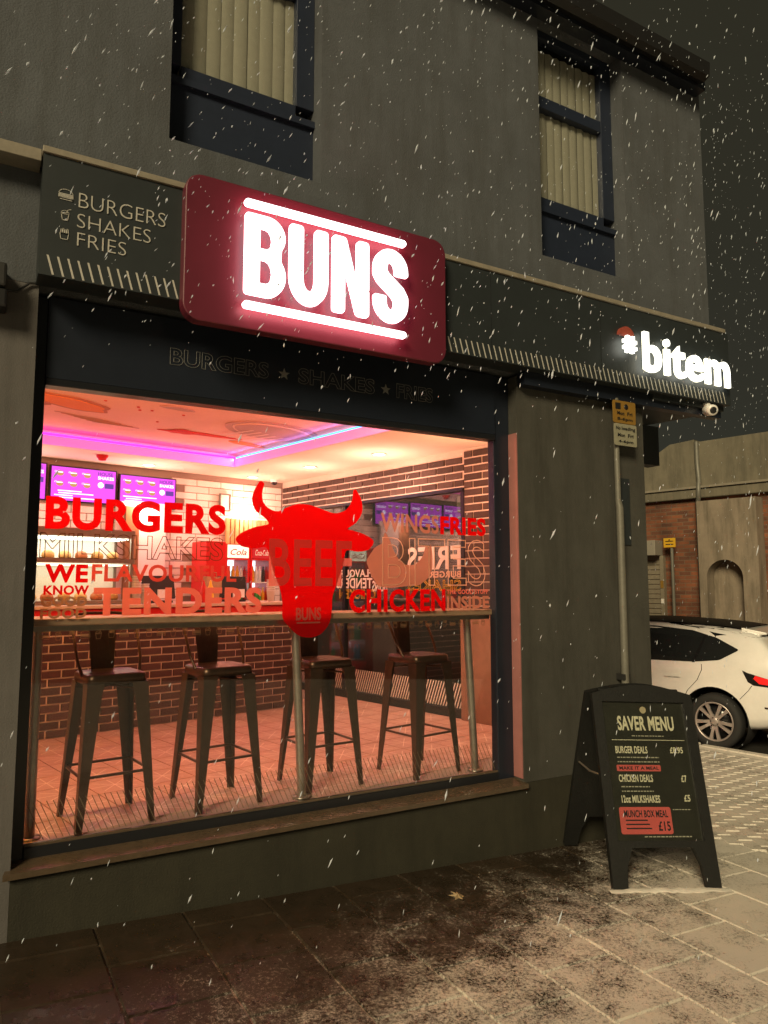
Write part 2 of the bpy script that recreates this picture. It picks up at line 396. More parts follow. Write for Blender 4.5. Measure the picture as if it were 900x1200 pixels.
# paving slabs 400 mm, columns square to the shop front and staggered by half
def pillow(lx, ly, h, e):
    v = [(sx * lx / 2, sy * ly / 2, 0) for sx, sy in ((-1, -1), (1, -1), (1, 1), (-1, 1))] + [(sx * (lx / 2 - e), sy * (ly / 2 - e), h) for sx, sy in ((-1, -1), (1, -1), (1, 1), (-1, 1))]
    return MB().add(v, [(4, 5, 6, 7), (0, 1, 5, 4), (1, 2, 6, 5), (2, 3, 7, 6), (3, 0, 4, 7)])
slab_me = pillow(.381, .379, .010, .003).mesh('slab', M['slab'])
tilt = math.atan(.045)
for c in range(-5, 13):
    xc = .16 + .392 * c + .196
    off = -.19 if c % 2 == 0 else -.01
    for r in range(0, 8):
        yc = off - .39 * r - .195
        if yc + .195 > -.005 and r == 0: continue
        if yc < -2.6 or xc > 4.35: continue
        d = (Vector((xc, yc, 0)) - Vector((0, -3.6, 0)))
        inst('slab', slab_me, pavement, (xc, yc, gz(xc) - .004 + random.uniform(-.0015, .0015)), (random.uniform(-.004, .004), tilt + random.uniform(-.004, .004), 0))
edge_me = pillow(.381, .170, .010, .003).mesh('slab', M['slab'])
for c in range(-5, 11):
    xc = .16 + .392 * c + .196
    if xc > 4.2: continue
    if c % 2 == 0: w = .03
    else: w = .17
    ln = .18 if c % 2 == 0 else .02
    if ln > .1:
        inst('slab', edge_me, pavement, (xc, -.099, gz(xc) - .004), (0, tilt, 0))
# block paving beyond the corner, laid diagonally
block_me = pillow(.196, .096, .016, .004).mesh('paving_block', M['block'])
nb = 0; ang = A + R(45); tilt2 = math.atan(.062)
cand = []
for i in range(-60, 60):
    for j in range(-90, 90):
        s = (j % 2) * .1
        px, py = i * .2 + s, j * .1
        x = 4.6 + px * math.cos(ang) - py * math.sin(ang); y = -.2 + px * math.sin(ang) + py * math.cos(ang)
        if x < 4.46 or x > kerb_x(y) - .2 or y > 2.4: continue
        dx, dy = x, y + 3.6
        az = math.degrees(math.atan2(dx, dy)) - 29.6
        if az < 21.5 or az > 29.5: continue
        cand.append((math.hypot(dx, dy), x, y))
cand.sort()
far_blocks = MB()
for k, (d_, x, y) in enumerate(cand):
    if k < 280:
        inst('paving_block', block_me, pavement, (x, y, gz(x) - .006 + random.uniform(-.002, .002)), (0, tilt2, ang))
    else:
        ca, sa = math.cos(ang), math.sin(ang)
        q = [(-.098, -.048), (.098, -.048), (.098, .048), (-.098, .048)]
        base = [(x + a * ca - b * sa, y + a * sa + b * ca) for a, b in q]; top = [(x + a * .96 * ca - b * .93 * sa, y + a * .96 * sa + b * .93 * ca) for a, b in q]
        far_blocks.add([(p[0], p[1], gz(p[0]) - .010) for p in base] + [(p[0], p[1], gz(p[0]) + .005) for p in top], [(4, 5, 6, 7), (0, 1, 5, 4), (1, 2, 6, 5), (2, 3, 7, 6), (3, 0, 4, 7)])
far_blocks.build('distant_paving_blocks', M['block'], pavement, kind='stuff')
# kerb stones and side road
kerb = MB().box(-.001, .001, -.001, .001, -.7, -.69).build('kerb', M['kerb'], kind='structure', loc=I(KU, 0, 0), rot=(0, 0, A))
for k in range(-6, 9):
    p = I(KU + .05, k * .92); z = gz(p.x) + .012
    kb = MB().box(-.06, .07, -.45, .45, ROAD_Z - .1 - z, 0); o = kb.build('kerb_stone', M['kerb'], kerb, bevel=.015)
    o.location = (.05, k * .92, z)
MB().prismz([tuple(I(KU + .05, -9)[:2]), tuple(I(9.2, -9)[:2]), tuple(I(9.2, 30)[:2]), tuple(I(KU + .05, 30)[:2])], ROAD_Z - .03, ROAD_Z).build('road', M['asphalt'], kind='structure')

# ================================================================== shop building (outside shell)
bld = empty('shop_building', (2.1, 0, 0), label='grey rendered two storey corner shop building with navy upper windows', cat='building')
def bpart(mb, name, material, parent=None, **kw):
    o = mb.build(name, material, parent or bld, **kw)
    if parent is None: o.location = (-2.1, 0, 0)
    return o
BX0, BX1 = .21, 3.04
ZS = 2.98
bpart(wall_with_holes(BX1, 4.22, .40, ZS, [], 0, .16), 'ground_floor_wall', M['render_dim'])
bpart(MB().box(-3.2, BX0, 0, .16, -.6, 3.0), 'left_pier', M['render_side'])
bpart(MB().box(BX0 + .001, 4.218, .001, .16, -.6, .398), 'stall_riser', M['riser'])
W1 = (.776, 1.63, 3.90, 5.64); W2 = (3.287, 4.12, 3.86, 5.64)
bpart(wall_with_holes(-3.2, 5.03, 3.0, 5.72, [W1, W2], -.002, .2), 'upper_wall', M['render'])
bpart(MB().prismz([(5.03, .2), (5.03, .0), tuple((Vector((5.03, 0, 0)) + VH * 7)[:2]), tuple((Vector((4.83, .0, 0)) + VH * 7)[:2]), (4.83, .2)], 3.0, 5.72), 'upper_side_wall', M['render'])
# soffit and downstand under the overhanging corner
bpart(MB().prismz([(4.37, .17), (4.225, .17), (4.225, -.1), (5.02, -.1), tuple((Vector((5.02, 0, 0)) + VH * 7)[:2]), tuple((Vector((4.37, .1, 0)) + VH * 7)[:2])], 2.955, 2.998), 'soffit', M['fascia'])
bpart(MB().prismz([(-3.2, .21), (4.82, .21), tuple((Vector((4.82, .1, 0)) + VH * 6)[:2]), (-3.2, 6.5)], 3.02, 3.10), 'upper_floor', M['room_dark'])
bpart(MB().box(4.23, 5.02, .52, .64, 2.62, 2.953), 'downstand_beam', M['fascia'])
# roof slab, eaves
bpart(MB().prismz([(-3.3, -.02), (5.06, -.02), tuple((Vector((5.06, 0, 0)) + VH * 7)[:2]), (-3.3, 7)], 5.722, 5.80), 'roof', M['fascia'])
bpart(MB().box(-3.3, 4.98, -.10, -.003, 5.60, 5.72), 'eaves_board', M['navy_frame'])
gut = MB().prism([(0, 0), (0, .10), (.012, .10), (.016, .03), (.05, .006), (.09, .03), (.095, .11), (.108, .11), (.10, .0), (.05, -.02)], 0, 8.2)
g = bpart(gut, 'gutter', M['black_plastic']); g.location = (-3.3 - 2.1, -.10, 5.63); g.rotation_euler = (0, 0, R(-90)); g.scale = (1, 1, 1)
# inner structural side wall below the overhang (outside face of the shop's side wall)
def side_local(name, **kw): return empty(name, I(0, 0, 0), (0, 0, A - R(90)), **kw)

# upper windows
M['blind'] = mat('vertical_blind', (.31, .295, .235), .8, var=.08, vscale=20)
M['room_dark'] = mat('dark_room', (.02, .02, .02), .9)
def upper_window(w, label):
    x0, x1, z0, z1 = w; cx = (x0 + x1) / 2
    t = empty('upper_window', (cx - 2.1, .12, z0), parent=bld)
    t['label'] = label
    hw = (x1 - x0) / 2; H = z1 - z0
    fr = MB()
    for a, b, c, d in ((-hw, -hw + .075, .50, H), (hw - .115, hw, .50, H), (-hw + .075, hw - .115, .42, .50), (-hw + .075, hw - .115, H - .06, H), (-hw + .075, hw - .115, 1.18, 1.27)):
        fr.box(a, b, -.012, .05, c, d)
    fr.box(-hw, hw, -.012, .05, .40, .42)
    fr.build('frame', M['navy'], t, bevel=.004)
    MB().box(-hw, hw, -.004, .05, 0, .398).build('apron_panel', M['navy'], t)
    MB().box(-hw - .0, hw, -.03, -.005, .385, .425).build('window_sill', M['navy'], t)
    MB().box(-hw + .07, hw - .11, .018, .024, .49, 1.19).build('pane', M['glass'], t)
    MB().box(-hw + .07, hw - .11, .018, .024, 1.26, H - .05).build('pane', M['glass'], t)
    n = 9; w_ = (2 * hw - .16) / n
    sl = MB()
    sl.add([(-w_ / 2, 0, 0), (0, -.012, 0), (w_ / 2, 0, 0), (-w_ / 2, 0, 1.2), (0, -.012, 1.2), (w_ / 2, 0, 1.2)], [(0, 1, 4, 3), (1, 2, 5, 4)], True)
    me = sl.mesh('blind_slat', M['blind'])
    for k in range(n):
        inst('blind_slat', me, t, (-hw + .07 + w_ * (k + .5), .045 + .004 * (k % 2), .47), (0, 0, random.uniform(-.06, .06)))
    MB().box(-hw - .03, hw + .03, .16, .2, .1, H).build('back_cover', M['room_dark'], t)
upper_window(W1, 'large navy framed window with blinds above the sign, nearer the left pier')
upper_window(W2, 'tall navy framed window with blinds under the eaves near the corner')

# ------------------------------------------------------------------ shop window (part of the building)
sw = empty('shop_window', (-2.1 + (BX0 + BX1) / 2, .1, .41), parent=bld); sw['label'] = 'wide dark framed shop window with lettering on the glass'
cx = (BX0 + BX1) / 2; ox, oz = -cx, -.41
def swp(mb, name, material, **kw):
    o = mb.build(name, material, sw, **kw); o.location = (ox, -.1, oz); return o
GX0, GX1, GZ0, GZ1 = .262, 2.912, .462, 2.552
swp(MB().box(BX0 + .001, GX0, .085, .15, .412, ZS - .002), 'frame_post', M['frame_dark'], bevel=.004)
swp(MB().box(GX1, BX1 - .001, .085, .15, .412, ZS - .002), 'frame_post', M['navy_frame'], bevel=.004)
swp(MB().box(GX0, GX1, .08, .15, .412, GZ0), 'bottom_rail', M['frame_dark'], bevel=.004)
swp(MB().box(GX0, GX1, .068, .15, GZ1, GZ1 + .035), 'top_rail', M['frame_dark'], bevel=.004)
swp(MB().box(GX0, GX1, .07, .15, GZ1 + .036, ZS - .002), 'transom_panel', M['navy_frame'])
swp(MB().box(BX1 - .008, BX1 - .0005, .003, .084, .425, 2.6), 'reveal_glow_strip', mat('reveal_glow_pink', (.32, .13, .12), .6, var=.15))  # added strip: pink glow from the shop painted on the reveal
swp(MB().box(GX0, GX1, .098, .106, GZ0, GZ1), 'pane', M['glass'])
swp(MB().box(GX0 + .002, GX1 - .002, .088, .097, GZ0, GZ0 + .012), 'glazing_bead', M['sill'])
# sloping sill
swp(MB().box(BX0 + .02, BX1 - .02, .08, .099, .400, .4115), 'sill_upstand', M['frame_dark'])
sl = MB().add([(BX0 - .03, -.035, .375), (BX1 + .01, -.035, .375), (BX1 + .01, -.035, .400), (BX0 - .03, -.035, .400), (BX0 + .002, .1, .375), (BX1 - .002, .1, .375), (BX1 - .002, .1, .418), (BX0 + .002, .1, .418)],
              [(0, 1, 2, 3), (3, 2, 6, 7), (0, 3, 7, 4), (1, 5, 6, 2), (4, 5, 1, 0), (4, 7, 6, 5)])
# the riser tops out just below; keep sill front clear of it
swp(sl, 'sill', M['sill'])
# outline lettering on the transom panel
tw = empty('transom_lettering', (0, .066, 0), label='dim outlined burgers shakes fries lettering above the glass', cat='lettering')
for txt, x0, x1 in (('BURGERS', .83, 1.36), ('SHAKES', 1.535, 2.02), ('FRIES', 2.17, 2.43)):
    word_letters(txt, x0, x1, 2.735, 2.825, 0, .002, M['outline_print'], tw, outline=.010, offset=.02)
for xs_ in (1.45, 2.095):
    st = [(xs_ + (.034 if k % 2 == 0 else .014) * math.sin(k * math.pi / 5), 2.775 + (.034 if k % 2 == 0 else .014) * math.cos(k * math.pi / 5)) for k in range(10)]
    MB().prism(st, 0, .002).build('star', M['outline_print'], tw)

# ================================================================== fascia board
FY = -.15
fas = empty('fascia_board', (2.6, FY, 2.99), label='long charcoal fascia board with slanted white hatching along its bottom edge', cat='fascia')
def fp(mb, name, material, **kw):
    o = mb.build(name, material, fas, **kw); o.location = (-2.6, -FY, -2.99); return o
fp(MB().box(.195, 5.04, FY, -.004, 2.995, 3.56), 'panel', M['fascia'])
fp(MB().box(3.045, 5.02, -.075, -.003, 2.905, 2.993), 'shade_board', M['navy_frame'])  # dark strip added to stand for the shade under the fascia
fp(MB().box(.19, 5.0, FY - .012, -.004, 3.562, 3.592), 'top_trim', M['trim'], bevel=.003)
fp(MB().box(-3.2, .188, FY + .03, -.004, 3.535, 3.592), 'top_trim', M['trim'], bevel=.003)
for xs_ in (2.72, 3.66): fp(MB().box(xs_, xs_ + .003, FY - .0012, FY + .001, 2.996, 3.559), 'panel_seam', M['frame_dark'])
hm = MB(); x = .225
while x < 4.97:
    if not (.83 < x < 2.32):
        hm.add([(x, FY - .002, 3.088), (x + .009, FY - .002, 3.088), (x + .034, FY - .002, 3.0), (x + .025, FY - .002, 3.0)], [(0, 1, 2, 3)])
    x += .0425
for lo, hi in ((0, 1.2), (1.2, 6)):
    h2 = MB(); n4 = len(hm.v) // 4
    for k in range(n4):
        q = hm.v[4 * k:4 * k + 4]
        if lo <= q[0][0] < hi: h2.add(q, [(0, 1, 2, 3)])
    fp(h2, 'hatching', M['cream_print'])
for txt, x0, x1, z0, z1 in (('BURGERS', .348, .738, 3.342, 3.412), ('SHAKES', .345, .672, 3.246, 3.312), ('FRIES', .348, .562, 3.158, 3.222)):
    for o in word_letters(txt, x0, x1, z0, z1, FY - .004, .003, M['cream_print'], fas, offset=-.018): o.location = (-2.6, -FY, -2.99)
def ring(mb, pts, w=.003, y=FY - .0035, closed=True):
    n = len(pts)
    for i in range(n if closed else n - 1):
        a, b = Vector(pts[i]), Vector(pts[(i + 1) % n]); d = (b - a); 
        if d.length < 1e-6: continue
        d.normalize(); p = Vector((-d.y, d.x)) * w / 2; a2 = a - d * w * .4; b2 = b + d * w * .4
        mb.add([(q.x, y, q.y) for q in (a2 - p, b2 - p, b2 + p, a2 + p)], [(0, 1, 2, 3)])
    return mb
def icon_burger(mb, cx, cz, s, y=FY - .0035, w=.003):
    top = [(cx + s * math.cos(R(t)), cz + s * .15 + s * .75 * math.sin(R(t))) for t in range(0, 181, 20)]
    ring(mb, top, w, y)
    for q in (-.02, -.2, -.38): ring(mb, [(cx - s, cz + s * q), (cx + s, cz + s * q)], w * 1.3, y, False)
    ring(mb, rrect(cx - s, cx + s, cz - s * .75, cz - s * .45, s * .12, 3), w, y)
def icon_shake(mb, cx, cz, s, y=FY - .0035, w=.003):
    ring(mb, [(cx - s * .6, cz + s * .1), (cx + s * .6, cz + s * .1), (cx + s * .42, cz - s), (cx - s * .42, cz - s)], w, y)
    ring(mb, [(cx + s * .65 * math.cos(R(t)), cz + s * .15 + s * .6 * math.sin(R(t))) for t in range(0, 181, 20)], w, y)
    ring(mb, [(cx + .1 * s, cz + s * .3), (cx + s * .5, cz + s * 1.0), (cx + s * .9, cz + s * 1.1)], w, y, False)
    ring(mb, [(cx - s * .5, cz + s * .25), (cx + s * .45, cz + s * .45)], w, y, False)
def icon_fries(mb, cx, cz, s, y=FY - .0035, w=.003):
    ring(mb, [(cx - s * .65, cz + s * .2), (cx + s * .65, cz + s * .2), (cx + s * .5, cz - s * .8), (cx - s * .5, cz - s * .8)], w, y)
    for k in range(4): ring(mb, [(cx - s * .5 + k * s * .3, cz + s * .2), (cx - s * .55 + k * s * .3, cz + s * (.8 + .15 * (k % 2))), (cx - s * .35 + k * s * .3, cz + s * (.8 + .15 * (k % 2))), (cx - s * .3 + k * s * .3, cz + s * .2)], w, y)
for fn, cz, s in ((icon_burger, 3.385, .03), (icon_shake, 3.292, .026), (icon_fries, 3.198, .028)):
    mb = MB(); fn(mb, .293, cz, s); fp(mb, 'icon', M['cream_print'])

# ------------------------------------------------------------------ lit BUNS sign
sg = empty('illuminated_sign', (1.58, FY, 2.89), label='big rounded red sign box with glowing white BUNS lettering', cat='sign')
SY = FY - .072
def sp(mb, name, material, **kw):
    o = mb.build(name, material, sg, **kw); o.location = (-1.58, -FY, -2.89); return o
sp(MB().prism(rrect(.815, 2.335, 2.885, 3.625, .085, 7), SY, FY - .002), 'sign_box', M['sign_red'], bevel=.006)
stand_off(rim(sp(MB().prism(rrect(1.105, 2.05, 3.516, 3.553, .0184, 6), SY - .062, SY - .040), 'light_bar', M['letter_white']), M['letter_rim']), .989)
stand_off(rim(sp(MB().prism(rrect(1.105, 2.05, 2.985, 3.022, .0184, 6), SY - .062, SY - .040), 'light_bar', M['letter_white']), M['letter_rim']), .989)
# custom condensed block letters, drawn as outlines with rounded corners
def rounded(poly, rad, n=4):
    out = []; m = len(poly)
    for i in range(m):
        p0, p1, p2 = Vector(poly[i - 1]), Vector(poly[i]), Vector(poly[(i + 1) % m])
        a, b = (p0 - p1), (p2 - p1); r = min(rad, a.length * .45, b.length * .45)
        s, e = p1 + a.normalized() * r, p1 + b.normalized() * r
        for k in range(n + 1):
            t = k / n; q = s * (1 - t) ** 2 + p1 * 2 * t * (1 - t) + e * t * t; out.append((q.x, q.y))
    return out
def shape_mesh(outer, holes, y0, y1):
    """filled 2D shape with holes via a curve object, extruded between y0 and y1"""
    c = bpy.data.curves.new('shape', 'CURVE'); c.dimensions = '2D'; c.fill_mode = 'BOTH'; c.extrude = .5
    for loop in [outer] + holes:
        s = c.splines.new('POLY'); s.points.add(len(loop) - 1); s.use_cyclic_u = True
        for p, q in zip(s.points, loop): p.co = (q[0], q[1], 0, 1)
    o = bpy.data.objects.new('shape', c); me = o.to_mesh()
    mb = MB().add([(p.co.x, y0 + (y1 - y0) * (.5 - p.co.z), p.co.y) for p in me.vertices], [tuple(p.vertices) for p in me.polygons])
    o.to_mesh_clear(); bpy.data.objects.remove(o); bpy.data.curves.remove(c)
    return mb
def arc(cx, cz, rx, rz, a0, a1, n=12): return [(cx + rx * math.cos(R(a0 + (a1 - a0) * k / n)), cz + rz * math.sin(R(a0 + (a1 - a0) * k / n))) for k in range(n + 1)]
LZ0, LZ1 = 3.060, 3.482; LH = LZ1 - LZ0; LW = .218
def letter_B(x):
    o = [(x, 0), (x, 1)] + arc(x + .55 * 1, .76, .43, .24, 90, -38, 9) + arc(x + .52, .28, .48, .28, 42, -90, 9)
    h1 = [(x + .36, .585)] + arc(x + .5, .715, .16, .13, -90, 90, 6) + [(x + .36, .845)]
    h2 = [(x + .36, .155)] + arc(x + .5, .305, .17, .15, -90, 90, 6) + [(x + .36, .455)]
    return o, [h1, h2]
def letter_U(x):
    return [(x, 1)] + arc(x + .5, .34, .5, .34, 180, 360, 14) + [(x + 1, 1), (x + .65, 1)] + arc(x + .5, .33, .15, .15, 0, -180, 8) + [(x + .35, 1)], []
def letter_N(x):
    return [(x, 0), (x, 1), (x + .36, 1), (x + .67, .40), (x + .67, 1), (x + 1, 1), (x + 1, 0), (x + .66, 0), (x + .33, .62), (x + .33, 0)], []
def letter_S(x):
    o = [(x + 1.0, .66)] + arc(x + .5, .72, .5, .28, 0, 180, 12) + [(x + .0, .62), (x + .12, .52), (x + .52, .36), (x + .60, .30)] + arc(x + .48, .275, .12, .105, 0, -180, 8) + [(x + .36, .35), (x + .0, .35)] + arc(x + .5, .28, .5, .28, 180, 360, 12) + [(x + 1.0, .38), (x + .86, .50), (x + .44, .66), (x + .38, .70)] + arc(x + .5, .72, .12, .105, 180, 0, 8) + [(x + .62, .66)]
    return o, []
for fn, x0, rd in ((letter_B, 1.110, .02), (letter_U, 1.349, .02), (letter_N, 1.594, .02), (letter_S, 1.843, .012)):
    o, hs = fn(0)
    T = lambda L_: [(x0 + p[0] * LW, LZ0 + p[1] * LH) for p in L_]
    stand_off(rim(sp(shape_mesh(rounded(T(o), rd, 3), [T(h) for h in hs], SY - .062, SY - .040), 'letter', M['letter_white']), M['letter_rim']), .989)

# ------------------------------------------------------------------ lit "bitem" lettering with hash and bun mark
bt = empty('illuminated_lettering', (4.45, FY, 3.1), label='glowing white bitem letters with hash and bun mark at the corner end', cat='lettering')
def btp(o): o.location = (-4.45, -FY, -3.1); return o
for o in word_letters('bitem', 4.055, 5.005, 3.118, 3.405, FY - .055, .022, M['letter_warm'], bt, offset=.018, space=1.06): stand_off(rim(btp(o), M['letter_warm_rim']), .9933)
hs = MB()
for dx in (-.027, .022): hs.prism([(3.892 + dx - .013, 3.215), (3.892 + dx + .013, 3.215), (3.892 + dx + .020, 3.335), (3.892 + dx - .006, 3.335)], FY - .055, FY - .033)
for dz in (3.250, 3.294): hs.prism([(3.828, dz - .012), (3.955, dz - .012), (3.955, dz + .012), (3.828, dz + .012)], FY - .0545, FY - .034)
btp(hs.build('hash_mark', M['letter_warm'], bt))
btp(MB().prism(arc(3.885, 3.345, .072, .062, 0, 180, 12), FY - .03, FY - .003).build('bun_mark', mat('bun_red', (.30, .06, .04), .5), bt))

# ================================================================== wall mounted bits outside
cc = empty('security_camera', (4.80, -.11, 2.97), label='small white security camera under the fascia end', cat='camera')
MB().lathe([(0, 0), (.028, 0), (.03, -.014), (.018, -.03), (0, -.03)], 14).build('mount', M['white_gloss'], cc, loc=(0, 0, .022))
MB().lathe([(0, -.075), (.036, -.075), (.042, -.066), (.044, .02), (.034, .045), (0, .05)], 16, 'y').build('housing', M['white_gloss'], cc, loc=(0, -.02, -.035), rot=(R(14), 0, R(-30)))
MB().lathe([(0, -.081), (.018, -.081), (.026, -.077)], 14, 'y').build('lens', M['black_plastic'], cc, loc=(0, -.02, -.035), rot=(R(14), 0, R(-30)))
wb = empty('wall_speaker', (.02, -.002, 2.83), label='black box fixed to the left pier with a trailing cable', cat='box')
MB().box(-.09, .062, -.11, 0, 0, .085).build('lower_box', M['black_plastic'], wb, bevel=.012)
MB().box(-.10, .055, -.12, 0, .09, .20).build('upper_box', M['dark_plastic'], wb, bevel=.012)
MB().tube([(.06, -.03, .105), (.10, -.02, .112), (.125, -.01, .14), (.15, -.012, .165), (.18, -.01, .17)], .006, 6).build('cable', M['black_plastic'], wb)
# pole with parking plates
pl = empty('parking_sign_post', (3.895, -.055, gz(3.9)), label='slim grey post with two parking plates beside the shop corner', cat='sign post')
MB().tube([(0, 0, -.02), (0, 0, 2.20), (-.012, 0, 2.26), (-.014, 0, 2.96)], [.026, .026, .02, .02], 12).build('post', M['grey_metal'], pl)
MB().lathe([(0, 0), (.024, 0), (.026, -.01), (.026, -.03)], 12).build('post_cap', M['grey_metal'], pl, loc=(-.014, 0, 2.975))
MB().box(-.03, .03, -.02, .05, 1.03, 1.07).build('bracket', M['dark_plastic'], pl)
M['plate_y'] = mat('yellow_plate', (.24, .135, .024), .5, var=.15, vscale=25); M['plate_w'] = mat('cream_plate', (.27, .26, .19), .5, var=.12, vscale=25)
yo = -.03 - gz(3.9) * 0
pz = lambda z: z - gz(3.9)
y1p = MB().prism(rrect(-.072, .150, pz(2.742), pz(2.902), .012, 3), -.036, -.030).build('yellow_plate', M['plate_y'], pl)
y2p = MB().prism(rrect(-.066, .154, pz(2.584), pz(2.738), .012, 3), -.036, -.030).build('white_plate', M['plate_w'], pl)
for txt, x0, x1, z0, z1, par in (('Mon', -.035, .035, 2.800, 2.826, y1p), ('Fri', .065, .115, 2.800, 2.826, y1p), ('8-6pm', -.035, .115, 2.757, 2.783, y1p),
                                 ('No', -.05, -.008, 2.694, 2.718, y2p), ('loading', .005, .138, 2.688, 2.718, y2p), ('Mon', -.035, .035, 2.645, 2.670, y2p), ('Fri', .065, .118, 2.645, 2.670, y2p), ('4-6pm', -.03, .115, 2.598, 2.624, y2p)):
    word_mesh(txt, x0, x1, pz(z0), pz(z1), -.0385, .001, **BOLD).build('plate_text', M['black_plastic'], par)
MB().prism(rrect(-.05, .0, pz(2.84), pz(2.885), .004, 2), -.0385, -.0365).build('plate_symbol', M['black_plastic'], y1p)
MB().lathe([(0, -.0385), (.02, -.0385), (.02, -.0365)], 14, 'y', (.055, 0, pz(2.862))).build('plate_symbol', M['black_plastic'], y1p)
MB().tube([(.055, .05, 1.62), (.06, .05, 1.1), (.07, .05, .75)], .004, 6).build('thin_cable', M['steel'], pl)
MB().box(.075, .155, .045, .054, 1.95, 2.42).build('dark_cover_plate', M['fascia'], pl)

# ================================================================== A-board on the pavement
bx, by = 3.062, -.643; ex, ey = 3.682, -.89
ab_ang = math.atan2(ey - by, ex - bx)
ab = empty('pavement_sign', ((bx + ex) / 2, (by + ey) / 2, (gz(bx) + gz(ex)) / 2 + .006), (0, math.atan(.04), ab_ang), label='black folding pavement sign board showing the saver menu', cat='sign board')
M['ab'] = mat('ab_black', (.0075, .008, .0075), .5, var=.3, vscale=25, bump=.15, bscale=80)
M['poster'] = mat('poster_dark', (.024, .024, .018), .32, var=.25, vscale=9)
M['poster_cream'] = mat('poster_cream', (.52, .50, .36), .5)
M['poster_red'] = mat('poster_red', (.46, .085, .075), .45, var=.1)
AH, AW, TL = 1.085, .625, R(17)
def panel_outline(w, h, arch, foot_h, foot_w):
    pts = [(-w / 2, 0), (-w / 2 + foot_w, 0), (-w / 2 + foot_w + .012, foot_h * .55), (-w / 2 + foot_w + .05, foot_h), (w / 2 - foot_w - .05, foot_h), (w / 2 - foot_w - .012, foot_h * .55), (w / 2 - foot_w, 0), (w / 2, 0), (w / 2, h - arch)]
    pts += [(w / 2 - w * k / 10, h - arch + arch * math.sin(math.pi * k / 10)) for k in range(1, 10)] + [(-w / 2, h - arch)]
    return pts
fr_ = empty('front_leaf', (0, 0, 0), (-TL, 0, 0), parent=ab)
po = panel_outline(AW, AH, .055, .20, .085)
inner = [(-.255, .235), (.255, .235), (.255, .985), (-.255, .985)]
shape_mesh(po, [inner], -.030, .0).build('front_frame', M['ab'], fr_, bevel=.006)
MB().box(-.27, .27, -.012, -.004, .22, 1.0).build('poster', M['poster'], fr_)
MB().box(-.254, .254, -.0165, -.0155, .236, .984).build('poster_cover', glass('cover_sheet', ior=1.3, rough=.12), fr_)
rr_ = empty('rear_leaf', (0, .66, 0), (TL, 0, 0), parent=ab)
shape_mesh(po, [], 0, .028).build('rear_panel', M['ab'], rr_, bevel=.006)
MB().tube([(-AW / 2 + .02, .17, .55), (-AW / 2 + .02, .33, .535), (-AW / 2 + .02, .50, .55)], .006, 6).build('stay_bar', M['steel'], ab)
# top hinge
MB().tube([(-AW / 2 + .06, .33, 1.005), (AW / 2 - .06, .33, 1.005)], .014, 8).build('hinge', M['ab'], ab)
PY = -.0145
def ptext(txt, x0, x1, z0, z1, m=M['poster_cream'], **kw):
    word_mesh(txt, x0, x1, z0, z1, PY, .001, **(kw or BOLD)).build('poster_text', m, fr_)
ptext('SAVER MENU', -.168, .182, .822, .905, offset=.03, space=1.05)
MB().box(-.215, .235, PY, PY + .001, .768, .771).build('poster_rule', M['poster_cream'], fr_)
MB().prism(arc(.0, .940, .020, .020, 0, 360, 14)[:-1], PY, PY + .001).build('poster_badge', mat('badge', (.34, .29, .18), .5), fr_)
ptext('BURGER DEALS', -.200, -.005, .695, .735); ptext('£8.95', .135, .215, .697, .732)
ptext('CHICKEN DEALS', -.200, .005, .540, .580); ptext('£7', .178, .212, .540, .577)
ptext('12oz MILKSHAKES', -.198, .032, .430, .470); ptext('£5', .178, .216, .436, .472)
M['pd'] = mat('poster_dim', (.30, .29, .22), .5)
def greek(x0, x1, z, h=.006):
    mb = MB(); x = x0
    while x < x1:
        w = random.uniform(.008, .022); mb.box(x, min(x + w, x1), PY, PY + .001, z, z + h); x += w + .005
    mb.build('poster_small_print', M['pd'], fr_, kind='stuff')
greek(-.09, .11, .790, .005); greek(-.195, .06, .670); greek(-.195, .06, .646); greek(-.190, -.02, .512); greek(-.190, .0, .488); greek(-.09, .19, .252, .006); greek(.10, .21, .392, .005)
MB().prism(rrect(-.205, .062, .598, .632, .006, 3), PY, PY + .001).build('poster_strip', M['poster_red'], fr_)
MB().prism(rrect(-.222, .085, .268, .408, .012, 3), PY, PY + .001).build('poster_offer_box', M['poster_red'], fr_)
PY -= .0012
ptext('MAKE IT A MEAL', -.19, .05, .606, .624, M['black_plastic'])
ptext('MUNCH BOX MEAL', -.195, .065, .354, .392, M['black_plastic'], offset=.025, space=1.05); ptext('£15', .0, .072, .284, .334, M['black_plastic'], offset=.025, space=1.05)
for k, z in enumerate((.336, .315, .294)):
    MB().box(-.19, -.06 + .01 * k, PY, PY + .001, z, z + .007).build('poster_small_print', M['black_plastic'], fr_)

